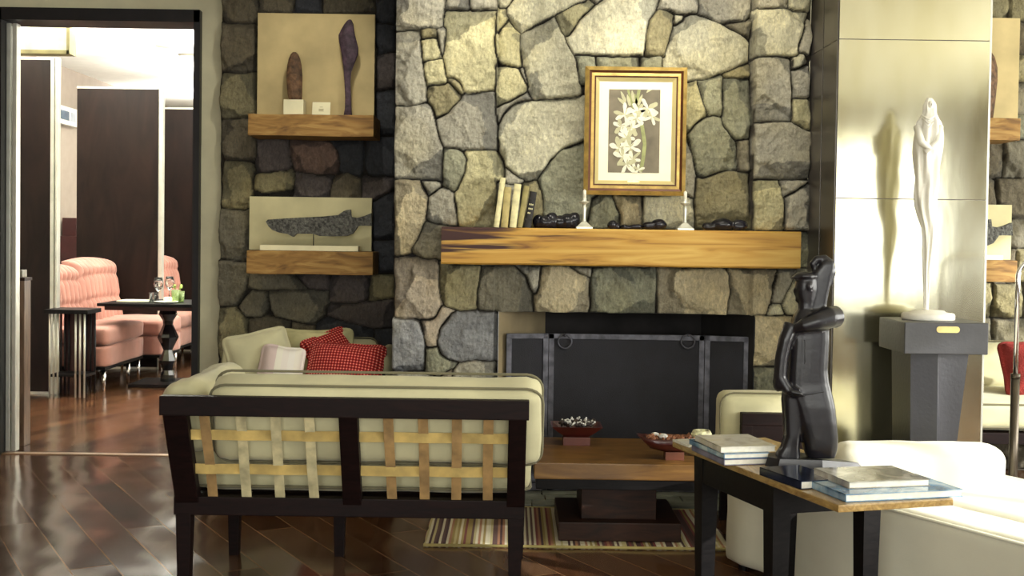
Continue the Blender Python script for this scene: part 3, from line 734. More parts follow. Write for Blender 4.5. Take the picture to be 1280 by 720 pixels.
def window(axis, pos, a, c, z0, z1):
    global wn
    wn += 1
    b = NB(); w = 0.05
    def bx(p, q, za, zb):
        if axis == 'x': box2(b, (p, pos - 0.03, za), (q, pos + 0.03, zb), 0.004)
        else: box2(b, (pos - 0.03, p, za), (pos + 0.03, q, zb), 0.004)
    bx(a, a + w, z0, z1); bx(c - w, c, z0, z1); bx(a, c, z0, z0 + w); bx(a, c, z1 - w, z1); bx((a + c) / 2 - w / 2, (a + c) / 2 + w / 2, z0, z1); bx(a, c, z0 + 1.35, z0 + 1.39)
    struct('window_%d' % wn, b, M['white_paint'])
for a, c in WREAR: window('x', YBK - 0.08, a, c, 0.72, 2.6)
for a, c in WRIGHT: window('y', XR + 0.08, a, c, 0.6, 2.6)

# black lacquered door frame with the parked sliding leaf
b = NB()
ja = XJ1 - 0.035
box2(b, (ja, YD - 0.05, 0), (XJ1 + 0.004, YD + 0.22, ZH)); box2(b, (XJ0 - 0.02, YD - 0.05, ZH - 0.07), (XJ1, YD + 0.22, ZH + 0.005)); box2(b, (XJ0 - 0.06, YD - 0.05, 0), (XJ0 + 0.005, YD + 0.22, ZH))
struct('door_1', b, M['black_metal'])
b = NB(); x1 = P(12, 300, YD).x; x2 = P(14, 300, YD).x; x3 = P(18.5, 300, YD).x; x0_ = P(5.5, 300, YD).x
box2(b, (x0_, YD + 0.02, 0.01), (x1 - 0.005, YD + 0.08, ZH - 0.08), 0.004); box2(b, (x2 - 0.004, YD + 0.02, 0.01), (x3, YD + 0.08, ZH - 0.08), 0.004)
struct('door_2', b, M['alu'])

# hearth strip of flat slate in front of the breast
b = NB(); rr = random.Random(5); yy = 6.06
for row in range(3):
    x = Xbl + 0.1 - rr.random() * 0.2; d = 0.125
    while x < Xbr:
        w = rr.uniform(0.2, 0.42); box2(b, (x, yy, 0), (min(x + w, Xbr) - 0.006, yy + d - 0.006, 0.018 + rr.random() * 0.004), 0.004); x += w
    yy += d
box2(b, (Xop0 + 0.02, 6.43, 0), (Xop1 - 0.02, 6.8, 0.018))
struct('floor_hearth', b, simple('hearth_slate', (0.42, 0.43, 0.38), 0.5, var=0.25, sc=9, bump=0.3))

# ================================================================== lounge furniture
# ------------------------------------------------------------------ open-backed sofa with woven webbing
SY0 = 4.41                                    # rear legs of the near sofa
RK = 0.17                                     # the back leans out this much over its height
def rk(z): return -0.36 - RK * (z - 0.37) / 0.42
def make_sofa(label):
    t = thing('open_back_sofa', label, 'sofa', (-0.587, SY0 + 0.36, 0), 0)
    ws = 'espresso'; t['group'] = 'cream open-back sofas'
    b = NB()
    zt = 0.795
    bar(b, (-0.655, rk(zt - 0.035), zt - 0.035), (0.655, rk(zt - 0.035), zt - 0.035), 0.07, 0.045, 0.004, up=Vector((0, 1, 0)))
    part('top_rail', b, M[ws], t)
    b = NB(); bar(b, (-0.645, -0.36, 0.37), (0.645, -0.36, 0.37), 0.068, 0.05, 0.004, up=Vector((0, 1, 0))); part('back_rail', b, M[ws], t)
    for (xa, xb, w) in ((-0.605, -0.595, 0.085), (0.012, 0.012, 0.068), (0.615, 0.612, 0.065)):
        b = NB(); bar(b, (xb, rk(0.39), 0.39), (xa, rk(0.75), 0.75), w, 0.045, 0.004, up=Vector((0, 1, 0))); part('back_post', b, M[ws], t)
    for (x, y) in ((-0.608, -0.36), (0.612, -0.36), (-0.585, 0.34), (-0.135, 0.34), (0.63, 0.34)):
        b = NB(); t2 = 0.056
        loft(b, [(x, y, 0, t2 * 0.36, t2 * 0.36), (x, y, 0.34, t2 / 2, t2 / 2)], 4, pw=2)
        for v in b.verts:
            d = Vector((v.co.x - x, v.co.y - y, 0)); rr_ = Matrix.Rotation(PI / 4, 3, 'Z') @ d; v.co.x = x + rr_.x * 1.414; v.co.y = y + rr_.y * 1.414
        part('leg', b, M[ws], t)
    b = NB()
    box2(b, (-0.645, 0.32, 0.335), (0.66, 0.37, 0.40), 0.004); box2(b, (-0.645, -0.36, 0.335), (-0.60, 0.36, 0.40), 0.004); box2(b, (0.60, -0.36, 0.335), (0.645, 0.36, 0.40), 0.004)
    for k in range(5): box2(b, (-0.62, -0.28 + k * 0.13, 0.375), (0.62, -0.22 + k * 0.13, 0.392))
    part('seat_frame', b, M[ws], t)
    b = NB()
    box2(b, (-0.645, 0.30, 0.40), (-0.585, 0.36, 0.70), 0.004); bar(b, (-0.615, 0.36, 0.70), (-0.615, rk(0.7), 0.70), 0.055, 0.045, 0.004)
    part('arm_frame', b, M[ws], t, label='dark arm frame at one end of the sofa')
    # webbing
    def sheet(pts, w, horiz, mat, amp=0.008):
        b = NB()
        n = len(pts)
        A = []; B_ = []; A2 = []; B2 = []
        for p in pts:
            p = Vector(p)
            off = Vector((0, 0, w / 2)) if horiz else Vector((w / 2, 0, 0))
            A.append(b.verts.new(p + off)); B_.append(b.verts.new(p - off))
            q = Vector((0, 0.003, 0)); A2.append(b.verts.new(p + off + q)); B2.append(b.verts.new(p - off + q))
        for i in range(n - 1):
            b.faces.new((A[i], A[i + 1], B_[i + 1], B_[i])); b.faces.new((A2[i], B2[i], B2[i + 1], A2[i + 1]))
            b.faces.new((A[i], A2[i], A2[i + 1], A[i + 1])); b.faces.new((B_[i], B_[i + 1], B2[i + 1], B2[i]))
        b.faces.new((A[0], B_[0], B2[0], A2[0])); b.faces.new((A[-1], A2[-1], B2[-1], B_[-1]))
        return b
    panels = [(-0.57, -0.02, (-0.505, -0.378, -0.252, -0.128)), (0.045, 0.585, (0.155, 0.275, 0.395, 0.512))]
    for pi, (xa, xb, vx) in enumerate(panels):
        for hi, z in enumerate((0.648, 0.515)):
            pts = []; N = 40
            for i in range(N + 1):
                x = xa + (xb - xa) * i / N; s = 0.0
                for vi, q in enumerate(vx):
                    s += math.exp(-((x - q) / 0.045) ** 2) * (1 if (vi + hi) % 2 else -1)
                pts.append((x, rk(z) - 0.004 * s, z))
            part('strap', sheet(pts, 0.037, True, None), M['strap_gold'], t)
        for vi, q in enumerate(vx):
            pts = []; N = 24
            for i in range(N + 1):
                z = 0.395 + (0.735 - 0.395) * i / N; s = 0
                for hi, zz in enumerate((0.648, 0.515)):
                    s += math.exp(-((z - zz) / 0.045) ** 2) * (-1 if (vi + hi) % 2 else 1)
                pts.append((q + 0.003 * math.sin(q * 40 + z * 6), rk(z) - 0.004 * s - 0.001, z))
            nm = ('strap_pale', 'strap_brown')[(vi == 0) if pi == 0 else 1]
            part('strap', sheet(pts, 0.036, False, None), M[nm], t)
    # cushions
    b = NB(); cushion(b, (0.03, 0.025, 0.50), (1.28, 0.68, 0.17), 0.05, 0.02, 2, seed=1, cuts=18, wr=0.004)
    sc = part('seat_cushion', b, M['cream'], t, True)
    for z in (0.43, 0.565):
        b = NB(); tube(b, [p + Vector((0.03, 0.025, 0)) for p in rect_loop(1.275, 0.675, 0.06, z)], 0.006, 6, True); part('piping', b, M['cream_dark'], sc, True)
    A = RX(math.atan2(RK, 0.42)); cc = (0.105, -0.372, 0.70)
    b = NB(); cushion(b, cc, (1.20, 0.155, 0.315), 0.045, 0.012, 1, A, seed=4, cuts=20, wr=0.004)
    bc = part('back_cushion', b, M['cream'], t, True)
    for yy in (-0.050, 0.058):
        b = NB(); T = Matrix.Translation(Vector(cc)) @ A @ RX(R(90))
        tube(b, [T @ (p + Vector((0, 0, -yy))) for p in rect_loop(1.202, 0.32, 0.06, 0)], 0.0055, 6, True); part('piping', b, M['cream_dark'], bc, True)
    b = NB(); cushion(b, (-0.60, -0.03, 0.695), (0.15, 0.72, 0.27), 0.055, 0.02, 0, RY(R(-12)), seed=8, cuts=14, wr=0.007)
    part('arm_cushion', b, M['cream'], t, True)
    return t
sofa = make_sofa('near cream sofa with dark open back and woven webbing, its back to the viewer')

# two more of the same pattern stand against the recess walls, facing the room
s2 = dup(sofa, (-1.17, 6.80, 0), PI, 'cream sofa against the left stone recess, under the fish shelf', None)
s3 = dup(sofa, (3.02, 6.74, 0), PI, 'cream sofa against the right stone recess, seen right of the metal column', None)
s2.scale = (0.76, 0.86, 0.88); s3.scale = (1, 1, 0.92)
for s_ in (s2, s3):
    for ch in list(s_.children):
        if ch.name.startswith('arm_cushion') or ch.name.startswith('arm_frame'):
            if s_ is s3: bpy.data.objects.remove(ch)
# lounge chair beyond the side table
t = thing('lounge_chair', 'cream cushioned lounge chair with dark frame between hearth and metal column', 'chair', (1.22, 5.65, 0))
cX0, cX1, cY = 1.04, 1.42, 5.36
b = NB(); box2(b, (cX0, cY, 0.545), (cX1, cY + 0.05, 0.60), 0.004); box2(b, (cX0, cY, 0.25), (cX1, cY + 0.05, 0.31), 0.004)
for x in (cX0, cX1 - 0.05): box2(b, (x, cY, 0.31), (x + 0.05, cY + 0.05, 0.545), 0.003)
box2(b, (cX0 + 0.04, cY + 0.005, 0.31), (cX1 - 0.04, cY + 0.02, 0.545)); part('side_frame', b, M['espresso'], t, world=True)
for x in (cX0, cX1 - 0.045):
    for y in (cY, cY + 0.5):
        b = NB(); box2(b, (x, y, 0), (x + 0.045, y + 0.045, 0.26), 0.003); part('leg', b, M['espresso'], t, world=True)
b = NB(); box2(b, (cX0 + 0.01, cY + 0.05, 0.25), (cX1 - 0.01, cY + 0.545, 0.31), 0.004); part('seat_frame', b, M['espresso'], t, world=True)
b = NB(); cushion(b, (1.21, cY + 0.32, 0.38), (0.42, 0.46, 0.14), 0.045, 0.012, seed=3); part('seat_cushion', b, M['cream'], t, True, world=True)
b = NB(); cushion(b, (1.185, cY + 0.13, 0.525), (0.47, 0.15, 0.32), 0.045, 0.01, 1, seed=6, wr=0.003); bc = part('back_cushion', b, M['cream'], t, True, world=True)
b = NB(); tube(b, [Vector((1.185, cY + 0.062, 0.525)) + RX(R(90)) @ p for p in rect_loop(0.465, 0.315, 0.06, 0)], 0.0045, 6, True)
part('piping', b, M['cream_dark'], bc, True, world=True)

# ------------------------------------------------------------------ loose pillows
def pillow(c, w, h, d, Mx, mat, label, name='throw_pillow', seed=0, piping=None, group=None):
    b = NB(); cushion(b, (0, 0, 0), (w, h, d), d * 0.42, d * 0.18, 2, None, cuts=16, wr=0.006, seed=seed, pinch=0.62)
    o = mk(name, b, mat, True); o.location = c; o.rotation_euler = Mx.to_euler()
    o['label'] = label; o['category'] = 'pillow'
    if group: o['group'] = group
    return o
pillow((-1.02, 6.86, 0.665), 0.30, 0.34, 0.12, RZ(R(25)) @ RX(R(66)) @ RZ(R(20)), M['gingham'], 'red gingham pillow standing tilted behind the longer red gingham pillow', seed=1, group='red gingham pillows')
pillow((-0.90, 6.52, 0.648), 0.44, 0.30, 0.13, RZ(R(-4)) @ RX(R(62)) @ RZ(R(-4)), M['gingham'], 'long red gingham pillow lying nearest the fireplace on the left recess sofa', seed=2, group='red gingham pillows')
pillow((-1.245, 6.50, 0.652), 0.25, 0.25, 0.12, RZ(R(10)) @ RX(R(65)) @ RZ(R(-8)), M['stripe_pillow'], 'small white pillow with pastel stripes left of the red gingham pillows', seed=3)
pillow((-1.13, 6.90, 0.69), 0.46, 0.30, 0.12, RX(R(75)), simple('olive_cream_cotton', (0.72, 0.70, 0.52), 0.9), 'plain olive cream pillow behind the striped pillow', seed=5)
pillow((-1.38, 6.60, 0.69), 0.38, 0.32, 0.12, RZ(R(20)) @ RX(R(70)) @ RZ(R(12)), M['cream'], 'rumpled cream pillow at the left end of the left recess sofa', seed=7)
pillow((2.86, 6.62, 0.685), 0.30, 0.34, 0.13, RX(R(68)) @ RZ(R(3)), simple('brick_red_knit', (0.52, 0.15, 0.13), 0.9, bump=0.8, bsc=120), 'brick red pillow on the right recess sofa beside the column', seed=9)
b = NB()
pillow((3.10, 6.66, 0.68), 0.3, 0.30, 0.13, RX(R(70)), M['cream'], 'cream pillow right of the brick red pillow behind the lamp pole', seed=12)

# ------------------------------------------------------------------ rug
b = NB(); n = 60; rx0, rx1, ry0, ry1 = -0.375, 0.99, 5.27, 6.03
G = [[b.verts.new((rx0 + (rx1 - rx0) * i / n + 0.004 * math.sin(j * 1.3), ry0 + (ry1 - ry0) * j / 16, 0.013 + 0.003 * math.sin(i * 0.7) * math.sin(j * 0.8))) for j in range(17)] for i in range(n + 1)]
G2 = [[b.verts.new((v.co.x, v.co.y, 0.001)) for v in row] for row in G]
for i in range(n):
    for j in range(16):
        b.faces.new((G[i][j], G[i + 1][j], G[i + 1][j + 1], G[i][j + 1]))
for i in range(n):
    b.faces.new((G[i][0], G2[i][0], G2[i + 1][0], G[i + 1][0])); b.faces.new((G[i][16], G[i + 1][16], G2[i + 1][16], G2[i][16]))
for j in range(16):
    b.faces.new((G[0][j], G[0][j + 1], G2[0][j + 1], G2[0][j])); b.faces.new((G[n][j], G2[n][j], G2[n][j + 1], G[n][j + 1]))
t = thing('rug', 'striped wool rug under the coffee table in front of the hearth', 'rug', (0.31, 5.65, 0))
part('pile', b, M['rug'], t, True, world=True)
mb_ = simple('rug_binding', (0.72, 0.66, 0.42), 0.9)
for y in (ry0, ry1):
    b = NB(); tube(b, [(rx0, y, 0.009), (rx1, y, 0.009)], 0.007, 6); part('binding', b, mb_, t, True, world=True, label='pale woven edge binding')

# ------------------------------------------------------------------ coffee table
cx, cy = 0.495, 5.62
t = thing('coffee_table', 'low wooden coffee table on the striped rug in front of the fireplace', 'table', (cx, cy, 0.016))
zb = 0.016
b = NB(); box2(b, (cx - 0.385, cy - 0.345, 0.308), (cx + 0.385, cy + 0.345, 0.38), 0.005); part('table_top', b, M['table_wood'], t, world=True)
b = NB(); box2(b, (cx - 0.375, cy - 0.335, 0.262), (cx + 0.375, cy + 0.335, 0.308), 0.003); part('apron', b, M['black_wood'], t, world=True)
b = NB(); box2(b, (cx - 0.165, cy - 0.20, 0.10), (cx + 0.175, cy + 0.20, 0.262), 0.004); part('pedestal', b, M['table_dark'], t, world=True)
b = NB(); box2(b, (cx - 0.27, cy - 0.27, zb), (cx + 0.28, cy + 0.25, 0.10), 0.005); part('base', b, M['table_dark'], t, world=True)

def pods(b, c, rx, ry, n, rmin, rmax, rr_, zf=0.6):
    for i in range(n):
        a = rr_.random() * 6.283; q = math.sqrt(rr_.random()); r = rr_.uniform(rmin, rmax)
        ell(b, (c[0] + rx * q * math.cos(a), c[1] + ry * q * math.sin(a), c[2] + r * rr_.uniform(0.2, 1.4)), (r, r * rr_.uniform(0.5, 1), r * rr_.uniform(0.5, 1)), 6, 4, Matrix.Rotation(rr_.random() * 3, 4, 'X') @ Matrix.Rotation(rr_.random() * 3, 4, 'Z'))
rp = random.Random(3)
# square flared bowl on a block foot
bx_, by_ = P(720, 553, 5.78).x, 5.78
t = thing('pod_bowl', 'small flared red-brown bowl of silvery seed pods, left on the coffee table', 'bowl', (bx_, by_, 0.38), group=None)
def flared(b, hw, hd, h, foot, z0, th=0.008):
    t_ = bmesh.new()
    prof = [(foot, 0), (hw * 0.62, h * 0.28), (hw, h), (hw - th, h), (hw * 0.58, h * 0.42), (0.01, h * 0.25)]
    rings = []
    for r, z in prof:
        k = r / hw
        rings.append([t_.verts.new((sx_ * r, sy_ * hd * k, z0 + z)) for sx_, sy_ in ((1, 1), (-1, 1), (-1, -1), (1, -1))])
    for A_, B_ in zip(rings, rings[1:]):
        for i in range(4): t_.faces.new((A_[i], A_[(i + 1) % 4], B_[(i + 1) % 4], B_[i]))
    t_.faces.new(rings[0]); t_.faces.new(rings[-1]); merge(b, t_)
b = NB(); flared(b, 0.122, 0.10, 0.055, 0.05, 0.04); part('bowl', b, M['bowl'], t)
b = NB(); box2(b, (-0.065, -0.055, 0), (0.065, 0.055, 0.04), 0.002); part('foot', b, simple('bowl_foot', (0.38, 0.19, 0.15), 0.4), t)
t['kind'] = 'object'; del t['kind']
b = NB(); pods(b, (0, 0, 0.09), 0.085, 0.07, 70, 0.008, 0.016, rp)
o = mk('dried_pods', b, M['bits_dark']); o.location = (bx_, by_, 0.38); o['label'] = 'dark dried pods heaped in the small flared bowl'; o['category'] = 'dried pods'; o['kind'] = 'stuff'
b = NB()
for i in range(60):
    a = rp.random() * 6.283; q = math.sqrt(rp.random()) * 0.085; p = Vector((q * math.cos(a), q * 0.8 * math.sin(a), 0.10)); d = Vector((rp.uniform(-1, 1), rp.uniform(-1, 1), rp.uniform(0.1, 1))).normalized() * rp.uniform(0.01, 0.022)
    tube(b, [p, p + d], [0.0015, 0.003], 5); ell(b, p + d, (0.0055, 0.0055, 0.0055), 6, 4)
o = mk('silver_pods', b, M['bits_white']); o.location = (bx_, by_, 0.38); o['label'] = 'silvery twigs and seed heads on top of the dark pods'; o['category'] = 'dried pods'; o['kind'] = 'stuff'
# boat-shaped bowl
bx_, by_ = P(842, 568, 5.42).x - 0.0, 5.42
t = thing('boat_bowl', 'longer boat-shaped dark red bowl of brown pods, right on the coffee table', 'bowl', (bx_, by_, 0.38))
b = NB()
rings = []
for (k, z, th) in ((0.32, 0.035, 0), (0.66, 0.052, 0), (1.0, 0.098, 0), (0.97, 0.098, 0), (0.62, 0.068, 0), (0.1, 0.06, 0)):
    row = []
    for i in range(28):
        a = 2 * PI * i / 28; ca, sa = math.cos(a), math.sin(a)
        row.append(b.verts.new((0.17 * k * math.copysign(abs(ca) ** 0.6, ca), 0.085 * k * math.copysign(abs(sa) ** 0.8, sa), z + 0.012 * abs(ca) ** 3 * (k > 0.9))))
    rings.append(row)
for A_, B_ in zip(rings, rings[1:]):
    for i in range(28): b.faces.new((A_[i], A_[(i + 1) % 28], B_[(i + 1) % 28], B_[i]))
b.faces.new(rings[0]); b.faces.new(rings[-1]); part('bowl', b, M['bowl'], t, True)
b = NB(); box2(b, (-0.042, -0.04, 0), (0.042, 0.04, 0.036), 0.002); part('foot', b, simple('boat_bowl_foot', (0.38, 0.22, 0.16), 0.4), t)
b = NB(); pods(b, (0, 0, 0.088), 0.12, 0.05, 70, 0.008, 0.015, rp)
o = mk('brown_pods', b, M['bits_brown']); o.location = (bx_, by_, 0.38); o['label'] = 'brown dried pods filling the boat-shaped bowl'; o['category'] = 'dried pods'; o['kind'] = 'stuff'
b = NB(); 
for (x, y) in ((-0.05, -0.02), (-0.085, 0.01)): ell(b, (x, y, 0.105), (0.022, 0.016, 0.013), 10, 7)
solo_o = mk('pale_pod', b, M['bits_white'], True); solo_o.location = (bx_, by_, 0.38); solo_o['label'] = 'pale shell halves at the left end of the boat-shaped bowl'; solo_o['category'] = 'shells'
b = NB(); lathe(b, [(0.035, 0), (0.045, 0.005), (0.047, 0.025), (0.038, 0.04), (0.03, 0.04), (0.028, 0.015)], (0, 0, 0), 20)
o = mk('shell_cup', b, simple('mottled_shell', (0.78, 0.74, 0.60), 0.5, var=0.35, sc=45), True); q = P(874, 549, 5.45); o.location = (bx_ + 0.125, by_, 0.472); o['label'] = 'mottled cream shell cup at the right end of the boat-shaped bowl'; o['category'] = 'shell'

# ------------------------------------------------------------------ fire screen
YS = 6.40
X0, X1, X2, X3 = P(631, 500, YS).x, P(685, 500, YS).x, P(879, 500, YS).x, P(934, 500, YS).x
ZT = P(780, 418, YS).z
t = thing('fire_screen', 'black three-panel fire screen standing in the fireplace opening', 'fire screen', ((X1 + X2) / 2, YS, 0.022))
def screen_panel(name, a, c, ya, yc, w=0.028):
    d = Vector((c - a, yc - ya, 0)); L = d.length; ang = math.atan2(d.y, d.x)
    T = Matrix.Translation((a, ya, 0)) @ RZ(ang)
    b = NB()
    for s in ((0, 0, w, 1), (L - w, 0, L, 1)): box2(b, (s[0], -0.009, 0.024), (s[2], 0.009, ZT), 0.002)
    box2(b, (0, -0.009, ZT - w), (L, 0.009, ZT), 0.002); box2(b, (0, -0.009, 0.024), (L, 0.009, 0.06), 0.002)
    b.transform(T); fr = part(name, b, M['iron'], t, world=True)
    b = NB(); box2(b, (w, -0.002, 0.06), (L - w, 0.002, ZT - w)); b.transform(T); part('mesh_panel', b, M['mesh'], fr, world=True)
    return fr, T
screen_panel('side_panel', X0 + 0.004, X1 - 0.004, YS - 0.045, YS)
fr, T0 = screen_panel('main_panel', X1, X2, YS - 0.0, YS)
screen_panel('side_panel', X2 + 0.004, X3 - 0.004, YS, YS - 0.045)
for px in (706, 860):
    q = P(px, 427, YS - 0.016); b = NB()
    tube(b, [Vector((q.x + 0.036 * math.cos(a), YS - 0.016, q.z + 0.036 * math.sin(a))) for a in [2 * PI * i / 24 for i in range(24)]], 0.005, 8, True)
    tube(b, [(q.x, YS - 0.005, q.z + 0.034), (q.x, YS - 0.028, q.z + 0.034)], 0.007, 8)
    part('ring_handle', b, M['iron'], t, True, world=True)

# ------------------------------------------------------------------ mantel shelf and what stands on it
YM = 6.12
xa, xb = P(551.5, 308, YM).x, P(1001, 312, YM).x
za, zb_ = P(776, 333, YM).z, P(776, 286.5, YM).z
b = NB(); cxm = (xa + xb) / 2
N = 40; secs = []
for i in range(N + 1):
    x = xa + (xb - xa) * i / N; w1 = 0.003 * mnoise.noise(Vector((x * 3, 0, 0))); w2 = 0.003 * mnoise.noise(Vector((x * 3, 5, 0)))
    y0, y1 = YM + w1, YB - 0.075 + 0.0
    r = 0.008
    secs.append([b.verts.new(p) for p in ((x, y0 + r, za + w2), (x, y0, za + r + w2), (x, y0, zb_ - r), (x, y0 + r, zb_), (x, y1, zb_), (x, y1, za))])
for A_, B_ in zip(secs, secs[1:]):
    for i in range(6): b.faces.new((A_[i], A_[(i + 1) % 6], B_[(i + 1) % 6], B_[i]))
b.faces.new(secs[0]); b.faces.new(secs[-1])
solo('mantel_shelf', b, M['mantel'], 'thick honey-brown timber mantel beam with dark streaks on the stone chimney', 'mantel', (cxm, (YM + YB) / 2, za))
ZS = zb_
def Pm(px, Y=YM + 0.1): return P(px, 285, Y).x
sY = F / (YM + 0.1)
def vbook(pxc, pxw, pyh, lean, cover, label, depth=0.13, y=YM + 0.11, band=None):
    w = pxw / sY; h = pyh / sY
    x = P(pxc, 285, y).x
    t = thing('old_book', label, 'book', (x, y, ZS + abs(math.sin(lean)) * w / 2), 0, 'old books on the mantel')
    T = RY(lean)
    b = NB(); box2(b, (-w / 2 + 0.0025, -depth / 2 + 0.004, 0.004), (w / 2 - 0.0025, depth / 2, h - 0.004)); b.transform(T); part('pages', b, M['paper'], t)
    b = NB(); box2(b, (-w / 2, -depth / 2, 0), (-w / 2 + 0.003, depth / 2, h), 0.001); box2(b, (w / 2 - 0.003, -depth / 2, 0), (w / 2, depth / 2, h), 0.001)
    loft(b, [(0, -depth / 2 + 0.002, 0, w / 2, 0.007), (0, -depth / 2 + 0.002, h, w / 2, 0.007)], 12)
    for f in ((0.2, 0.22, 0.78, 0.8) if band else (0.12, 0.88)): box2(b, (-w / 2 - 0.0004, -depth / 2 - 0.007, h * f), (w / 2 + 0.0004, -depth / 2, h * f + 0.004))
    b.transform(T); part('cover', b, cover, t)
    if band:
        b = NB()
        for f, n_ in ((0.62, 3), (0.5, 3), (0.38, 2)): 
            for k in range(n_): box2(b, (-w * 0.3 + k * w * 0.22, -depth / 2 - 0.0062, h * f), (-w * 0.3 + k * w * 0.22 + w * 0.14, -depth / 2 - 0.0048, h * f + 0.008))
        b.transform(T); part('spine_lettering', b, M['old_cream'], t)
    return t
vbook(620.5, 6.5, 62, R(7), M['old_cream'], 'tall cream book leaning right, leftmost on the mantel')
vbook(630.5, 8.5, 50, R(4.5), M['old_tan'], 'short tan book with two bands, second from left on the mantel')
vbook(641, 8.5, 54, R(6), M['old_cream'], 'pale cream book in the middle of the mantel book row')
vbook(649.5, 6.5, 52, R(9), M['old_olive'], 'olive cream book leaning just left of the small black book')
vbook(659, 9, 45, R(9), M['old_black'], 'small black book with pale lettering, rightmost on the mantel', 0.1, YM + 0.115, band=True)

def candlestick(px, label):
    y = YM + 0.07; x = P(px, 285, y).x; k = 1 / sY
    t = thing('candlestick', label, 'candlestick', (x, y, ZS), 0, 'white candlesticks on the mantel')
    b = NB(); t_ = bmesh.new()
    rings = []
    for r, z in ((10, 0), (10, 2.2), (8.5, 3.2), (5.5, 6.0), (3.2, 8.5)):
        rings.append([t_.verts.new((sx_ * r * k, sy_ * r * k, z * k)) for sx_, sy_ in ((1, 1), (-1, 1), (-1, -1), (1, -1))])
    for A_, B_ in zip(rings, rings[1:]):
        for i in range(4): t_.faces.new((A_[i], A_[(i + 1) % 4], B_[(i + 1) % 4], B_[i]))
    t_.faces.new(rings[0]); t_.faces.new(rings[-1]); merge(b, t_); part('base', b, M['silverish'], t)
    b = NB(); lathe(b, [(r * k, z * k) for r, z in ((3.2, 8), (2.4, 11), (2.0, 14), (2.4, 20), (2.8, 26), (2.2, 28), (2.0, 30), (4.5, 32), (6.5, 33.2), (6.5, 34), (3, 34.3), (2.8, 37), (3.2, 38), (1.9, 38))], (0, 0, 0), 16); part('stem', b, M['silverish'], t, True)
    b = NB(); lathe(b, [(r * k, z * k) for r, z in ((2.1, 36), (2.1, 47), (1.6, 48), (0.6, 48.3))], (0, 0, 0), 14); tube(b, [(0, 0, 48 * k), (0.001, 0, 49.5 * k)], 0.0012, 5)
    part('candle', b, M['candle'], t, True)
candlestick(730, 'white candlestick under the left corner of the framed flower picture')
candlestick(856, 'white candlestick under the right corner of the framed flower picture')

def pebble(px0, px1, h, label, bumps, seed, y=YM + 0.13, grp='dark carved stones on the mantel'):
    k = 1 / sY; x = P((px0 + px1) / 2, 285, y).x; L = (px1 - px0) * k
    b = NB()
    for (u, r, hh) in bumps: ell(b, ((u - 0.5) * L, 0, hh * k * 0.5), (r * k, min(r, 11) * k * 0.9, hh * k * 0.62), 20, 12)
    for v in b.verts:
        v.co += mnoise.noise_vector(v.co * 22 + Vector((seed, 0, 0))) * 0.006
        if v.co.z < 0: v.co.z *= 0.05
    o = mk('dark_stone', b, M['dark_stone'], True); o.location = (x, y, ZS + 0.002)
    md = o.modifiers.new('blend', 'REMESH'); md.mode = 'VOXEL'; md.voxel_size = 0.003; md.use_smooth_shade = True
    sm = o.modifiers.new('soft', 'SMOOTH'); sm.iterations = 3
    o['label'] = label; o['category'] = 'stone'; o['group'] = grp
pebble(666, 697, 17, 'large lumpy dark stone beside the old books', [(0.22, 8, 15), (0.5, 12, 14), (0.78, 9, 17)], 1)
pebble(692, 724, 15, 'rounded dark stone left of the left candlestick', [(0.25, 9, 14), (0.55, 10, 16), (0.8, 8, 18)], 2)
pebble(760, 774, 9, 'small knob of dark stone under the flower picture', [(0.4, 7, 10), (0.85, 4, 7)], 3)
pebble(775, 803, 5, 'thin flat dark stone under the flower picture', [(0.25, 8, 5), (0.7, 9, 6)], 4)
pebble(803, 834, 10, 'dark egg-shaped stone left of the right candlestick', [(0.3, 9, 9), (0.65, 10, 12)], 5)
pebble(879, 936, 13, 'longest dark stone, right of the right candlestick', [(0.14, 9, 9), (0.42, 15, 14), (0.78, 11, 13)], 6)

# ------------------------------------------------------------------ framed flower picture
YF = 6.26
fa, fb = P(730.5, 164, YF).x, P(857.5, 164, YF).x
z0, z1 = P(794, 244, YF).z, P(794, 84, YF).z
k = YF / F
t = thing('framed_picture', 'gilt-framed painting of white flowers standing on the mantel', 'picture', ((fa + fb) / 2, YF, ZS + 0.002))
# it leans on the stones above the mantel
def frame_ring(inset0, inset1, y0, y1, mat, name, par, bev=0.002):
    b = NB(); a0 = inset0 * k; a1 = inset1 * k
    A_ = [(fa + a0, z0 + a0), (fb - a0, z0 + a0), (fb - a0, z1 - a0), (fa + a0, z1 - a0)]; B_ = [(fa + a1, z0 + a1), (fb - a1, z0 + a1), (fb - a1, z1 - a1), (fa + a1, z1 - a1)]
    va = [b.verts.new((x, y0, z)) for x, z in A_]; vb = [b.verts.new((x, y1, z)) for x, z in B_]
    wa = [b.verts.new((x, YF + 0.03, z)) for x, z in A_]; wb = [b.verts.new((x, YF + 0.03, z)) for x, z in B_]
    for i in range(4):
        j = (i + 1) % 4
        b.faces.new((va[i], va[j], vb[j], vb[i])); b.faces.new((va[i], wa[i], wa[j], va[j])); b.faces.new((vb[i], vb[j], wb[j], wb[i])); b.faces.new((wa[i], wb[i], wb[j], wa[j]))
    return part(name, b, mat, par, world=True)
frm = frame_ring(0, 5, YF - 0.012, YF - 0.030, M['gold'], 'frame', t)
frame_ring(5, 8, YF - 0.030, YF - 0.022, M['gold_dark'], 'frame_moulding', frm)
frame_ring(8, 11.5, YF - 0.022, YF - 0.024, M['gold'], 'frame_moulding', frm)
frame_ring(11.5, 13.5, YF - 0.012, YF - 0.012, M['gold_dark'], 'frame_moulding', frm)
frame_ring(13.5, 18, YF - 0.018, YF - 0.006, M['liner'], 'liner', t)
def PF(px, py, y): return P(px, py, y)
b = NB(); box2(b, (fa + 17 * k, YF - 0.004, z0 + 17 * k), (fb - 17 * k, YF + 0.004, z1 - 17 * k)); part('mount', b, M['mat'], t, world=True)
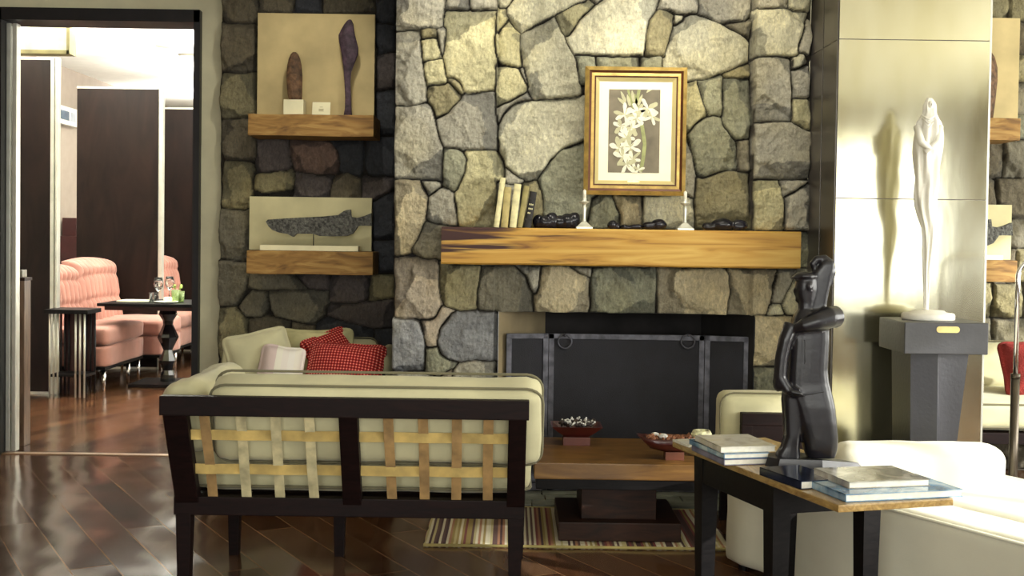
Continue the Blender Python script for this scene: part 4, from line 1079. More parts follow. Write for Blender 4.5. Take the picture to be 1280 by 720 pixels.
pa, pb = P(760.5, 164, YF).x, P(824.5, 164, YF).x; q0, q1 = P(792, 216, YF).z, P(792, 112, YF).z
b = NB(); box2(b, (pa, YF - 0.0055, q0), (pb, YF - 0.0035, q1)); pic = part('painting', b, M['paint_bg'], t, world=True)
def petal(b, px, py, ang, L, W, y):
    c = P(px, py, y); ca, sa = math.cos(ang), math.sin(ang); pts = []
    for i in range(16):
        a = 2 * PI * i / 16; u = (math.cos(a) * 0.5 + 0.5) * L; v = math.sin(a) * W / 2 * (0.55 + 0.45 * (math.cos(a) * 0.5 + 0.5)) * (1 + 0.12 * math.sin(5 * a + px))
        pts.append((u * ca - v * sa, u * sa + v * ca))
    b.faces.new([b.verts.new((min(max(c.x + x * k, pa), pb), y, min(max(c.z + z * k, q0), q1))) for x, z in pts])
rf = random.Random(12)
b1, b2, b3 = NB(), NB(), NB()
def stem(pts, w):
    for (x0_, y0_), (x1_, y1_) in zip(pts, pts[1:]):
        d = math.hypot(x1_ - x0_, y1_ - y0_); nx_, ny_ = -(y1_ - y0_) / d * w / 2, (x1_ - x0_) / d * w / 2
        b3.faces.new([b3.verts.new(P(a_, c_, YF - 0.0062)) for a_, c_ in ((x0_ + nx_, y0_ + ny_), (x0_ - nx_, y0_ - ny_), (x1_ - nx_, y1_ - ny_), (x1_ + nx_, y1_ + ny_))])
stem([(792, 118), (797, 135), (803, 160), (806, 180), (804, 198), (801, 214)], 4.5)
stem([(785, 112), (792, 135)], 3); stem([(799, 112), (795, 132)], 4)
for (x, y, a) in ((772, 122, -40), (776, 114, -65), (784, 118, -75), (790, 113, -80), (803, 118, -110), (808, 116, 45)): petal(b2, x, y, R(a), 15, 5, YF - 0.0066)
for i, (x, y, r) in enumerate([(781, 143, 13), (776, 158, 11), (798, 139, 12), (810, 136, 14), (796, 148, 12), (790, 160, 12), (783, 172, 12), (774, 185, 12), (788, 184, 13), (779, 196, 12), (790, 199, 11), (783, 205, 12), (815, 146, 10), (798, 212, 7)]):
    a0 = rf.random() * 6
    nP = 5 if i % 2 else 6
    for j in range(nP): petal(b2 if (i * 3 + j) % 3 == 0 else b1, x, y, a0 + j * 2 * PI / nP + rf.uniform(-0.25, 0.25), r * rf.uniform(0.85, 1.25), r * rf.uniform(0.42, 0.66), YF - 0.0070 - 0.00012 * i - 0.00004 * j)
    for j in range(3): petal(b2, x, y, a0 + 0.4 + j * 2.09, r * 0.5, r * 0.14, YF - 0.0073 - 0.00012 * i)
part('painted_stems', b3, M['leaf'], pic, world=True); part('painted_petals', b1, M['petal'], pic, world=True); part('painted_petal_shades', b2, M['petal2'], pic, world=True)
b = NB(); q = P(792, 228, YF - 0.03); box2(b, (q.x - 7.5 * k, YF - 0.012, q.z - 3 * k), (q.x + 7.5 * k, YF - 0.0038, q.z + 3 * k), 0.001); part('title_plate', b, M['brass'], t, world=True)
b = NB(); box2(b, (fa + 0.01, YF + 0.0, z0 + 0.01), (fb - 0.01, YF + 0.032, z1 - 0.01)); part('backing_board', b, M['old_tan'], t, world=True)
fr_ = t

# ------------------------------------------------------------------ recess shelves, panels, carvings
YSF = 6.93; YSB = 7.235
def shelf(px0, px1, py0, py1, label):
    a = P(px0, (py0 + py1) / 2, YSF); c = P(px1, (py0 + py1) / 2, YSF); zt = P((px0 + px1) / 2, py0, YSF).z; zb2 = P((px0 + px1) / 2, py1, YSF).z
    b = NB(); add_box(b, ((a.x + c.x) / 2, (YSF + YSB) / 2, (zt + zb2) / 2), (c.x - a.x, YSB - YSF, zt - zb2), None, 0.006)
    bmesh.ops.subdivide_edges(b, edges=[e for e in b.edges if e.calc_length() > 0.4], cuts=10)
    for v in b.verts: v.co += mnoise.noise_vector(v.co * 5) * 0.004
    solo('wall_shelf', b, M['shelf_wood'], label, 'shelf', group='timber wall shelves in the recesses')
    return zt
zs1 = shelf(309.5, 467.5, 143, 170, 'upper timber wall shelf in the left recess, under the two brown carvings')
zs2 = shelf(308, 466, 314, 343, 'lower timber wall shelf in the left recess, under the carved fish')
zs3 = shelf(1170, 1276, 147, 174.5, 'upper timber wall shelf right of the metal column')
zs4 = shelf(1170, 1272, 325, 352, 'lower timber wall shelf right of the metal column')
YC = 7.16
def panel(px0, px1, py0, zbot, mat, label):
    a = P(px0, 100, YC).x; c = P(px1, 100, YC).x; zt = P((px0 + px1) / 2, py0, YC).z
    b = NB(); box2(b, (a, YC, zbot + 0.001), (c, YC + 0.03, zt), 0.003)
    return solo('parchment_panel', b, mat, label, 'panel', group='parchment panels on the wall shelves')
panel(321.5, 468, 17, zs1, M['canvas_tan'], 'square tan parchment panel behind the two brown carvings')
panel(313, 466.5, 246.5, zs2, M['canvas'], 'oblong pale parchment panel behind the carved fish')
panel(1170, 1273.5, 22, zs3, M['canvas_tan'], 'tall tan parchment panel half hidden by the column, upper right')
panel(1170, 1269, 255.5, zs4, M['canvas'], 'pale parchment panel behind the dark fish tail, lower right')
YO = 7.04; ko = YO / F
def rings_px(rows, cxpx, depth=0.5):
    out = []
    for (py, xl, xr) in rows:
        c = P((xl + xr) / 2, py, YO); out.append((c.x, YO, c.z, (xr - xl) / 2 * ko, (xr - xl) / 2 * ko * depth))
    return out
# short carving on a cream block
q = P(368.5, 142, YO)
b = NB(); rows = [(125.5, 362, 377), (120, 360, 377.5), (110, 359, 377.5), (95, 358.5, 378), (82, 359.5, 377), (74, 361, 375.5), (68, 363.5, 373), (65.2, 366, 370)]
loft(b, rings_px(rows, 368, 0.6), 22, 0.05, 7, 0.35)
t = thing('brown_carving', 'short brown carved bark-like figure on a cream block, upper left shelf', 'carving', (q.x, YO, zs1))
zblk = P(368, 126, YO).z
b2_ = NB(); box2(b2_, (P(356, 130, YO).x, YO - 0.045, zs1 + 0.001), (P(381, 130, YO).x, YO + 0.045, zblk + 0.003), 0.003)
part('figure', b, M['bark'], t, True, world=True); part('block', b2_, M['block'], t, world=True)
b = NB(); rows = [(141.5, 429, 440), (136, 431, 439), (120, 431.5, 438.5), (100, 430.5, 438), (90, 430, 439), (80, 429, 443), (68, 427.5, 447.5), (60, 426, 448), (52, 424.5, 446), (44, 424, 444), (37, 427, 443), (30, 431, 442), (26, 434, 440), (24.5, 436, 439)]
rg = rings_px(rows, 436, 0.5); rg[0] = rg[0][:2] + (zs1 + 0.001,) + rg[0][3:]
loft(b, rg, 22, 0.08, 5, 0.3)
solo('slender_carving', b, M['purple_bark'], 'tall slender purplish carved figure on the upper left shelf', 'carving', smooth=True)
b = NB(); a = P(390, 142, YO - 0.02); c = P(412.5, 142, YO - 0.02); zt = P(401, 127.5, YO - 0.02).z
T = Matrix.Translation(((a.x + c.x) / 2, YO - 0.02, zs1 + 0.002)) @ RX(R(-12)); add_box(b, (0, 0, (zt - zs1) / 2), (c.x - a.x, 0.003, zt - zs1)); b.transform(T)
t = thing('caption_card', 'small cream card between the two carvings on the upper left shelf', 'card', ((a.x + c.x) / 2, YO - 0.02, zs1)); part('card', b, M['block'], t, world=True)
b = NB()
for i, (w_, z_) in enumerate(((0.018, 0.052), (0.03, 0.040), (0.026, 0.034), (0.03, 0.028))): add_box(b, (0, -0.0022, z_), (w_, 0.001, 0.0022))
b.transform(T); part('small_print', b, simple('pale_ink', (0.62, 0.58, 0.40), 0.8), t, world=True)
# fish
def fish(out, dx, YF_, label, zfoot, rodx, blk):
    pl = [(P(x + dx[0], y + dx[1], YF_).x, P(x + dx[0], y + dx[1], YF_).z) for x, y in out]
    cxf = sum(p[0] for p in pl) / len(pl)
    t = thing('carved_fish', label, 'carving', (cxf, YF_, zfoot), 0)
    b = NB(); t_ = bmesh.new(); vs = [t_.verts.new((x, YF_ - 0.006, z)) for x, z in pl]; f = t_.faces.new(vs)
    r = bmesh.ops.inset_region(t_, faces=[f], thickness=0.010, depth=0.0); inner = [f]
    r2 = bmesh.ops.inset_region(t_, faces=[f], thickness=0.008, depth=0.0)
    for v in f.verts: v.co.y -= 0.014
    bmesh.ops.recalc_face_normals(t_, faces=t_.faces[:])
    g = bmesh.ops.duplicate(t_, geom=t_.faces[:])
    for v in [e for e in g['geom'] if isinstance(e, bmesh.types.BMVert)]: v.co.y = 2 * YF_ - v.co.y
    bnd = [e for e in t_.edges if e.is_boundary]; bmesh.ops.bridge_loops(t_, edges=bnd)
    merge(b, t_); part('fish_body', b, M['fish'], t, world=True)
    q = P(rodx, 290, YF_); b = NB(); tube(b, [(q.x, YF_, zfoot + 0.02), (q.x, YF_, P(rodx, 290 + dx[1], YF_).z)], 0.0028, 8); part('rod', b, M['black_metal'], t, world=True)
    a, c = P(blk[0], 310, YF_).x, P(blk[1], 310, YF_).x; b = NB(); box2(b, (a, YF_ - 0.05, zfoot + 0.001), (c, YF_ + 0.05, P(blk[0], blk[2], YF_).z), 0.002); part('plinth', b, M['block'], t, world=True)
FO = [(333,277),(336,274.5),(365,272.5),(400,271),(423,269),(430,264),(434,262.5),(438.5,262),(439.5,271),(447,272.5),(456,270),(464.5,266.5),(465.5,282.5),(456,282),(448,282.5),(445,287),(441,292),(434,295),(418,295.5),(400,295),(392,292.5),(371,292),(367,296),(360,292.5),(350,291),(341,287.5),(336,282.5)]
fish(FO, (0, 0), YO, 'dark grey carved fish on a rod over the lower left shelf', zs2, 392, (327, 449, 306))
fish(FO, (799, 12), YO, 'dark carved fish, only its tail visible right of the column', zs4, 1192, (1180, 1250, 318))
b = NB(); rows = [(146.5, 1200, 1240), (135, 1196, 1242), (118, 1198, 1244), (100, 1200, 1246), (85, 1206, 1246), (72, 1214, 1243), (64, 1220, 1238)]
rg = rings_px(rows, 1220, 0.6); rg[0] = rg[0][:2] + (zs3 + 0.001,) + rg[0][3:]
loft(b, rg, 22, 0.05, 7, 0.2)
solo('gourd_carving', b, M['bark'], 'rounded brown carving peeping out from behind the column, upper right shelf', 'carving', smooth=True)

# ------------------------------------------------------------------ metal-clad column
YCF = 5.8
ca_, cb_ = P(1045, 250, YCF).x, P(1233.5, 250, YCF).x
b = NB(); box2(b, (ca_ + 0.006, YCF + 0.006, 0), (cb_ - 0.006, 6.35, CZ)); core = struct('wall_column', b, M['dark_panel'])
zsm = [0.0, P(1140, 249, YCF).z, P(1140, 50, YCF).z, CZ]
for i in range(3):
    b = NB(); box2(b, (ca_, YCF, zsm[i] + 0.0015), (cb_, YCF + 0.006, zsm[i + 1] - 0.0015), 0.0012); o = struct('metal_sheet', b, M['column'], core)
# dark cladding down its left flank, in two strips with a groove
b = NB()
for (p, q) in ((YCF + 0.012, YCF + 0.27), (YCF + 0.285, 6.34)):
    for (u, v) in ((0, zsm[2] - 0.002), (zsm[2], CZ)): box2(b, (ca_ - 0.006, p, u), (ca_ + 0.01, q, v), 0.002)
struct('flank_cladding', b, M['dark_panel'], core)
b = NB(); box2(b, (cb_ - 0.004, YCF - 0.001, 0), (cb_ + 0.006, YCF + 0.02, CZ), 0.001); struct('corner_trim', b, M['alu'], core)

# pedestal
YP = 5.50
pxc = P(1183, 430, YP - 0.19).x; hw = 52.5 * (YP - 0.19) / F
zt = P(1183, 403.5, YP - 0.19).z; zb3 = P(1183, 443, YP - 0.19).z
t = thing('pedestal', 'blue-grey timber pedestal carrying the white robed statue, before the metal column', 'pedestal', (pxc, YP, 0))
b = NB(); box2(b, (pxc - hw, YP - 0.19, zb3), (pxc + hw, YP + 0.18, zt), 0.007, 3); cap = part('cap_block', b, M['bluegrey'], t, world=True)
b = NB(); kk = (YP - 0.19) / F; q = P(1185, 412, YP - 0.19)
rl = [Vector((q.x, 0, q.z)) + (RX(R(90)) @ p) for p in rect_loop(29 * kk, 8 * kk, 3.8 * kk, 0)]
b.faces.new([b.verts.new((p.x, YP - 0.193, p.z)) for p in rl]); r = bmesh.ops.extrude_face_region(b, geom=b.faces[:]); bmesh.ops.translate(b, vec=(0, 0.004, 0), verts=[e for e in r['geom'] if isinstance(e, bmesh.types.BMVert)])
part('brass_plate', b, M['brass'], cap, world=True)
b = NB()
xl0, xr0 = P(1141, 445, YP - 0.16).x, P(1214, 445, YP - 0.16).x; xm0 = P(1172, 445, YP - 0.16).x
xl1, xr1 = P(1141, 552, YP - 0.16).x, P(1200, 552, YP - 0.16).x; xm1 = P(1171, 552, YP - 0.16).x
zl = P(1172, 552, YP - 0.16).z; f_ = zb3 / (zb3 - zl)
def ex(a0, a1): return a0 + (a1 - a0) * f_
top = [(xl0, YP - 0.13), (xm0, YP - 0.165), (xr0, YP - 0.13), (xr0, YP + 0.14), (xl0, YP + 0.14)]
bot = [(ex(xl0, xl1), YP - 0.12), (ex(xm0, xm1), YP - 0.15), (ex(xr0, xr1), YP - 0.12), (ex(xr0, xr1), YP + 0.12), (ex(xl0, xl1), YP + 0.12)]
vt = [b.verts.new((x, y, zb3)) for x, y in top]; vb = [b.verts.new((x, y, 0.0)) for x, y in bot]
for i in range(5): b.faces.new((vt[i], vt[(i + 1) % 5], vb[(i + 1) % 5], vb[i]))
b.faces.new(vt); b.faces.new(vb)
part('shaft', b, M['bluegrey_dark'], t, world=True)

# white robed statue
YT = 5.51; kt = YT / F
qx = P(1160, 398, YT).x
t = thing('robed_statue', 'slender white robed statue on the blue-grey pedestal', 'statue', (qx, YT, zt))
b = NB(); lathe(b, [(0.115, 0), (0.118, 0.004), (0.118, 0.022), (0.112, 0.03), (0.085, 0.031), (0.07, 0.042), (0.03, 0.045)], (qx + 0.0, YT, zt + 0.001), 36); part('base', b, M['white_stone'], t, True, world=True)
rows = [(389, 1155, 1160.5), (375, 1154.5, 1161), (355, 1154.5, 1162), (335, 1154, 1164), (318, 1153.5, 1167), (300, 1154, 1169), (285, 1152.5, 1170.5), (270, 1148.5, 1170), (258, 1146, 1169), (245, 1145, 1170), (230, 1145.5, 1172), (210, 1145, 1173), (190, 1144, 1174.5), (172, 1144.5, 1175.5), (160, 1145.5, 1175.5), (152, 1147.5, 1174.5), (146, 1150.5, 1172), (142, 1153.5, 1170), (137, 1153.5, 1170), (131, 1154.5, 1169.5), (126, 1156.5, 1167.5), (122.5, 1159.5, 1164.5)]
# denser rings for crisp drapery
b = NB(); rr2 = []
ys = [r[0] for r in rows]; n2 = 90
for i in range(n2 + 1):
    py = ys[0] + (ys[-1] - ys[0]) * i / n2
    for a_, c_ in zip(rows, rows[1:]):
        if a_[0] >= py >= c_[0]:
            u = (a_[0] - py) / (a_[0] - c_[0]); xl = a_[1] + (c_[1] - a_[1]) * u; xr = a_[2] + (c_[2] - a_[2]) * u; break
    c = P((xl + xr) / 2, py, YT); rr2.append((c.x, YT, c.z, (xr - xl) / 2 * kt, (xr - xl) / 2 * kt * (0.85 if py > 150 else 1.0)))
out = []
for i, (cx_, cy_, z, rx_, ry_) in enumerate(rr2):
    row = []
    for j in range(48):
        a = 2 * PI * j / 48; u = i / n2
        f = 1 + (0.16 * math.cos(7 * a + u * 9) + 0.09 * math.cos(11 * a - u * 14)) * (1 if 0.08 < u < 0.9 else 0.35)
        row.append(b.verts.new((cx_ + rx_ * f * math.cos(a), cy_ + ry_ * f * math.sin(a), z)))
    out.append(row)
for A_, B_ in zip(out, out[1:]):
    for j in range(48): b.faces.new((A_[j], A_[(j + 1) % 48], B_[(j + 1) % 48], B_[j]))
b.faces.new(out[0]); b.faces.new(out[-1])
# face hollow under the hood with nose and brow, folded arms, collar folds
q = P(1162, 131, YT); body = b
for v in b.verts:
    d = v.co - Vector((q.x, YT - 0.030, q.z))
    if abs(d.x) < 0.020 and abs(d.z) < 0.026 and v.co.y < YT - 0.008: v.co.y += 0.013 * (1 - (d.x / 0.020) ** 2) * (1 - (d.z / 0.026) ** 2)
ell(b, (q.x, YT - 0.018, q.z - 0.002), (0.013, 0.012, 0.018), 14, 10); ell(b, (q.x, YT - 0.032, q.z - 0.002), (0.003, 0.006, 0.006), 8, 6)
for s in (-1, 1): ell(b, (q.x + s * 0.005, YT - 0.0295, q.z + 0.005), (0.003, 0.002, 0.0015), 8, 5)
ell(b, (q.x, YT - 0.028, q.z - 0.011), (0.004, 0.003, 0.0014), 8, 5)
for (x0_, y0_, x1_, y1_, x2_, y2_) in ((1146, 158, 1152, 178, 1164, 186), (1175, 158, 1172, 178, 1156, 190)):
    tube(b, [P(x0_, y0_, YT - 0.02), P(x1_, y1_, YT - 0.052), P(x2_, y2_, YT - 0.060)], [0.016, 0.017, 0.011], 10)
for i in range(3): tube(b, [P(1152 + i, 144 + i * 4, YT - 0.032), P(1161, 149 + i * 5, YT - 0.05), P(1170 - i, 144 + i * 4, YT - 0.032)], 0.004, 8)
part('robed_figure', b, M['white_stone'], t, True, world=True)

# ------------------------------------------------------------------ side table with overhanging board
C1 = Vector((0.967, 3.5, 0)); u_ = Vector((-0.30, 0.954, 0)); v_ = Vector((0.954, 0.30, 0)); angt = math.atan2(v_.y, v_.x)
HT = 0.60
t = thing('side_table', 'dark narrow side table with honey-edged top, beside the white sofa', 'table', tuple(C1 + u_ * 0.6 + v_ * 0.2))
def tb(u, v, z): return C1 + u_ * u + v_ * v + Vector((0, 0, z))
def tbox(b, u0, u1, v0, v1, z0_, z1_, bev=0.003):
    c = tb((u0 + u1) / 2, (v0 + v1) / 2, (z0_ + z1_) / 2)
    add_box(b, c, (abs(v1 - v0), abs(u1 - u0), abs(z1_ - z0_)), RZ(angt), bev)
b = NB(); tbox(b, 0, 1.14, 0, 0.40, HT - 0.022, HT, 0.004); part('table_top', b, M['oak_edge'], t, world=True)
b = NB(); tbox(b, 0.385, 0.955, 0.01, 0.04, HT - 0.115, HT - 0.022); tbox(b, 0.385, 0.955, 0.37, 0.40, HT - 0.115, HT - 0.022); tbox(b, 0.385, 0.42, 0.03, 0.38, HT - 0.115, HT - 0.022); tbox(b, 0.92, 0.955, 0.03, 0.38, HT - 0.115, HT - 0.022)
part('apron', b, M['black_wood'], t, world=True)
for (u, v) in ((0.41, 0.035), (0.41, 0.375), (0.93, 0.04), (0.93, 0.375)):
    b = NB(); p = tb(u, v, 0)
    w0, w1 = 0.024, 0.034
    t_ = bmesh.new(); ra = [t_.verts.new(Vector((sx_ * w0, sy_ * w0, 0))) for sx_, sy_ in ((1, 1), (-1, 1), (-1, -1), (1, -1))]; rb_ = [t_.verts.new(Vector((sx_ * w1, sy_ * w1, HT - 0.024))) for sx_, sy_ in ((1, 1), (-1, 1), (-1, -1), (1, -1))]
    for i in range(4): t_.faces.new((ra[i], ra[(i + 1) % 4], rb_[(i + 1) % 4], rb_[i]))
    t_.faces.new(ra); t_.faces.new(rb_); t_.transform(Matrix.Translation(p) @ RZ(angt)); merge(b, t_); part('leg', b, M['black_wood'], t, world=True)

def book(c, w, d, h, z, rz, cover, label, name='coffee_table_book', grp=None, soft=False):
    """w along local x (spine on the -y long edge when seen from the camera)"""
    t = thing(name, label, 'book', (c[0], c[1], z), rz, grp)
    e = 0.0 if soft else 0.004
    b = NB(); box2(b, (-w / 2 + e, -d / 2 + e, 0.0022), (w / 2 - e, d / 2 - 0.003, h - 0.0022)); part('pages', b, M['paper'], t)
    b = NB(); ct = 0.0012 if soft else 0.0025
    box2(b, (-w / 2, -d / 2, 0), (w / 2, d / 2, ct)); box2(b, (-w / 2, -d / 2, h - ct), (w / 2, d / 2, h)); box2(b, (-w / 2, -d / 2, 0), (-w / 2 + ct, d / 2, h))
    part('cover', b, cover, t); return t
ab = angt
TZ = HT + 0.001
def tcx(px, py, z):
    """point on a level plane at height z under a photo pixel"""
    d = cam_fwd + cam_r * ((px - 640.0) / F) - cam_u * ((py - CY) / F); s = (z - CAMZ) / d.z
    return Vector((0, 0, CAMZ)) + d * s
# far stack (left), spines towards the left
g1 = 'books stacked at the far end of the side table'
c = tcx(902, 566, TZ)
def corner_book(pxy_near, rz, w, d, h, z, cover, label, grp, soft=False, name='coffee_table_book'):
    """near-left bottom corner under pixel pxy_near"""
    q = tcx(pxy_near[0], pxy_near[1], z)
    off = RZ(rz) @ Vector((w / 2, d / 2, 0)); return book((q.x + off.x, q.y + off.y), w, d, h, z, rz, cover, label, name, grp, soft)
corner_book((905, 582), R(13), 0.165, 0.30, 0.021, TZ, M['cov_lav'], 'grey-lavender book at the bottom of the far stack on the side table', g1)
corner_book((905, 574), R(14), 0.17, 0.31, 0.018, TZ + 0.022, M['cov_blue'], 'blue-covered book in the middle of the far stack on the side table', g1)
corner_book((901, 566), R(12), 0.205, 0.25, 0.020, TZ + 0.041, M['cov_white'], 'thick pale-covered book on top of the far stack on the side table', g1)
q_ = tb(1.06, 0.10, 0); 
b = NB(); add_box(b, (q_.x, q_.y, TZ + 0.004), (0.21, 0.14, 0.008), RZ(angt), 0.001)
solo('magazine', b, M['cov_white'], 'pale magazine sticking out left of the far book stack at the table corner', 'magazine')
# near stack
g2 = 'books and magazines at the near end of the side table'
corner_book((1001, 612), R(20), 0.15, 0.24, 0.026, TZ, M['cov_navy'], 'navy-spined book lying left of the near stack, below the carving', g2)
corner_book((1057, 628), R(15), 0.40, 0.25, 0.023, TZ, M['cov_blue'], 'wide blue picture book overhanging the near end of the side table', g2)
corner_book((1061, 611), R(13), 0.275, 0.225, 0.021, TZ + 0.0235, M['cov_grey'], 'grey landscape-covered book on top of the wide blue book', g2)

# ------------------------------------------------------------------ carved dark figure on the side table
YG = 4.13; kg = YG / F
base_c = tcx(1008, 577, TZ)
t = thing('carved_figure', 'black carved kneeling figure with tall hooked crest on the side table', 'sculpture', (base_c.x, base_c.y, TZ))
def G_(px, py, dy=0.0): return P(px, py, YG + dy)
b = NB()
poly = [(-0.165, -0.03), (-0.13, -0.075), (0.02, -0.085), (0.17, -0.02), (0.10, 0.07), (-0.03, 0.085), (-0.14, 0.06)]
zb0 = TZ + 0.001
va = [b.verts.new((base_c.x + x, YG + y, zb0)) for x, y in poly]; vb = [b.verts.new((base_c.x + x * 0.94, YG + y * 0.94, zb0 + (0.030 if x < 0.1 else 0.012))) for x, y in poly]
for i in range(7): b.faces.new((va[i], va[(i + 1) % 7], vb[(i + 1) % 7], vb[i]))
b.faces.new(va); b.faces.new(vb)
part('plinth', b, M['carved'], t, world=True)
b = NB()
def lp(rows, pw=3.0, n=20, dy=0.0):
    rg = []
    for (py, xl, xr, dep) in rows:
        c = G_((xl + xr) / 2, py); rg.append((c.x, YG + dy, c.z, (xr - xl) / 2 * kg, dep * kg))
    loft(b, rg, n, pw=pw)
lp([(571, 1008, 1043, 14), (560, 1004, 1046, 17), (545, 1001, 1046.5, 18), (528, 996, 1045, 19), (508, 990, 1043, 19), (494, 985, 1040, 18), (478, 983, 1036, 17), (462, 984, 1034, 17), (445, 985, 1035, 17), (425, 986, 1036, 17), (408, 988, 1036, 17), (396, 992, 1034, 16), (388, 997, 1030, 12)])
lp([(573, 969, 1000, 11), (566, 970, 1000, 11), (558, 976, 999, 11), (545, 980, 1000, 12), (525, 979, 1003, 13), (500, 977, 1008, 14), (484, 979, 1010, 14)])
# elbow, forearm and clasped hand at the front
tube(b, [G_(990, 405, -0.03), G_(982, 425, -0.035), G_(977, 448, -0.035), G_(975, 472, -0.035), G_(985, 488, -0.045), G_(998, 492, -0.05)], [x * kg for x in (10, 9, 8.5, 8.5, 7, 5)], 12)
ell(b, G_(973, 477, -0.03), (7 * kg, 9 * kg, 13 * kg), 12, 8)
for i in range(4): tube(b, [G_(985 + i * 3.2, 484 + i, -0.052), G_(990 + i * 3.2, 490 + i * 0.6, -0.066), G_(996 + i * 3.0, 495, -0.06)], 2.2 * kg, 8)
# the crossing upper arm with a rounded shoulder to the right
tube(b, [G_(992, 412, -0.045), G_(1004, 407, -0.062), G_(1020, 402, -0.06), G_(1036, 397, -0.045), G_(1047, 396, -0.02)], [x * kg for x in (5, 8.5, 11.5, 14, 12)], 14)
ell(b, G_(1043, 396, -0.01), (12 * kg, 16 * kg, 14 * kg), 16, 10)
# neck, head in profile looking left, cap
lp([(396, 996, 1016, 12), (386, 998, 1016, 10), (378, 997.5, 1018, 10), (370, 994.5, 1020, 11), (362, 993.5, 1021, 12), (354, 994.5, 1021, 12), (347, 997, 1020, 11), (341, 1002, 1016, 7)], pw=2.3)
ell(b, G_(994, 364), (3.0 * kg, 3 * kg, 4.5 * kg), 8, 6); ell(b, G_(996.5, 375), (3 * kg, 4 * kg, 3 * kg), 8, 6); ell(b, G_(995.5, 369.5), (2.4 * kg, 3.5 * kg, 1.3 * kg), 8, 6); ell(b, G_(1012, 358, -0.035), (3.5 * kg, 2 * kg, 4.5 * kg), 8, 6)
ell(b, G_(1007, 345), (15 * kg, 14 * kg, 5.5 * kg), 16, 10); ell(b, G_(995, 347.5), (8 * kg, 10 * kg, 1.8 * kg), 12, 6)
# tall crest rising behind the head, hooked forward at the top
lp([(402, 1006, 1031, 9), (385, 1007, 1032, 8), (368, 1009, 1035, 8), (352, 1012, 1038.5, 8), (340, 1017, 1041.5, 8), (331, 1024, 1042.5, 8), (326, 1028, 1041, 7)], pw=4)
tube(b, [G_(1038, 356), G_(1041, 340), G_(1039, 329), G_(1031, 323), G_(1021, 324), G_(1015.5, 330), G_(1018, 337)], [x * kg for x in (3, 4.2, 5, 5, 5, 4.6, 3.2)], 12)
fig = part('kneeling_figure', b, M['carved'], t, True, world=True)
md = fig.modifiers.new('carve', 'REMESH'); md.mode = 'VOXEL'; md.voxel_size = 0.0042; md.use_smooth_shade = True
sm = fig.modifiers.new('soft', 'SMOOTH'); sm.iterations = 4; sm.factor = 0.5
# incised lines
b = NB()
tube(b, [G_(990, 493, -0.078), G_(1008, 494, -0.082), G_(1030, 490, -0.078)], 0.0012, 6); tube(b, [G_(1006, 455, -0.075), G_(1006, 425, -0.075)], 0.0012, 6)
part('carved_line', b, M['black_wood'], t, True, world=True)

# ------------------------------------------------------------------ white sofa at the right
A0 = Vector((1.525, 3.92, 0)); B0 = Vector((0.90, 5.0, 0)); us = (B0 - A0).normalized(); vs_ = Vector((us.y, -us.x, 0)); angs = math.atan2(us.y, us.x)
ext0 = A0 - us * 0.75
t = thing('white_sofa', 'white upholstered sofa at the right edge, beside the side table', 'sofa', tuple(B0 + vs_ * 0.45))
L = (B0 - ext0).length
def sb(b, u0, u1, v0, v1, z0_, z1_, r, puff=0.0, ax=2, seed=0, cuts=16, wr=0.003):
    c = ext0 + us * ((u0 + u1) / 2) + vs_ * ((v0 + v1) / 2) + Vector((0, 0, (z0_ + z1_) / 2))
    cushion(b, c, (abs(u1 - u0), abs(v1 - v0), abs(z1_ - z0_)), r, puff, ax, RZ(angs), cuts, wr, seed)
b = NB(); sb(b, 0, L, 0, 0.24, 0.03, 0.44, 0.035, seed=2, cuts=20); part('side_panel', b, M['white_fab'], t, True, world=True)
b = NB(); pp = [ext0 + us * x + vs_ * y + Vector((0, 0, 0.428)) for x, y in ((0.03, 0.004), (L * 0.5, 0.003), (L - 0.03, 0.004), (L - 0.004, 0.03), (L - 0.004, 0.22))]; tube(b, pp, 0.006, 6)
part('piping', b, M['white_fab'], t, True, world=True)
b = NB(); sb(b, 0, L - 0.02, 0.24, 0.95, 0.06, 0.43, 0.05, 0.01, seed=5); part('seat_cushion', b, M['white_fab'], t, True, world=True)
# upright bolster, its broad face square to the room
b = NB(); cushion(b, (1.57, 4.60, 0.43), (0.64, 0.20, 0.35), 0.065, 0.008, 1, None, 18, 0.003, 9); part('back_cushion', b, M['white_fab'], t, True, world=True)
for (x, y) in ((0.06, 0.06), (L - 0.06, 0.06), (0.06, 0.85), (L - 0.1, 0.85)):
    b = NB(); p = ext0 + us * x + vs_ * y; tube(b, [p, p + Vector((0, 0, 0.07))], 0.02, 10)
    part('foot', b, M['black_wood'], t, world=True)

# ------------------------------------------------------------------ floor lamp
YLp = 5.3; xl_ = P(1268.5, 500, YLp).x
t = thing('floor_lamp', 'slim chrome floor lamp with bent neck behind the white sofa', 'lamp', (xl_, YLp, 0))
b = NB(); lathe(b, [(0.13, 0), (0.13, 0.012), (0.12, 0.02), (0.02, 0.024)], (xl_, YLp, 0), 28); part('base', b, M['chrome'], t, True, world=True)
zj = P(1268, 470, YLp).z; ztp = P(1275, 322, YLp).z
b = NB(); tube(b, [(xl_, YLp, 0.02), (xl_, YLp, zj)], 0.019, 14); lathe(b, [(0.021, 0), (0.021, 0.02)], (xl_, YLp, zj - 0.01), 14); part('pole', b, simple('bronze_pole', (0.34, 0.31, 0.27), 0.3, 0.8), t, True, world=True)
pts = [(xl_, YLp, zj)]; rb = 0.09
pts.append((xl_, YLp, ztp - rb))
for i in range(1, 9): a = i / 8 * PI / 2; pts.append((xl_ + rb - rb * math.cos(a), YLp, ztp - rb + rb * math.sin(a)))
pts.append((xl_ + 0.35, YLp, ztp)); b = NB(); tube(b, pts, 0.0105, 12); part('neck', b, M['chrome'], t, True, world=True)
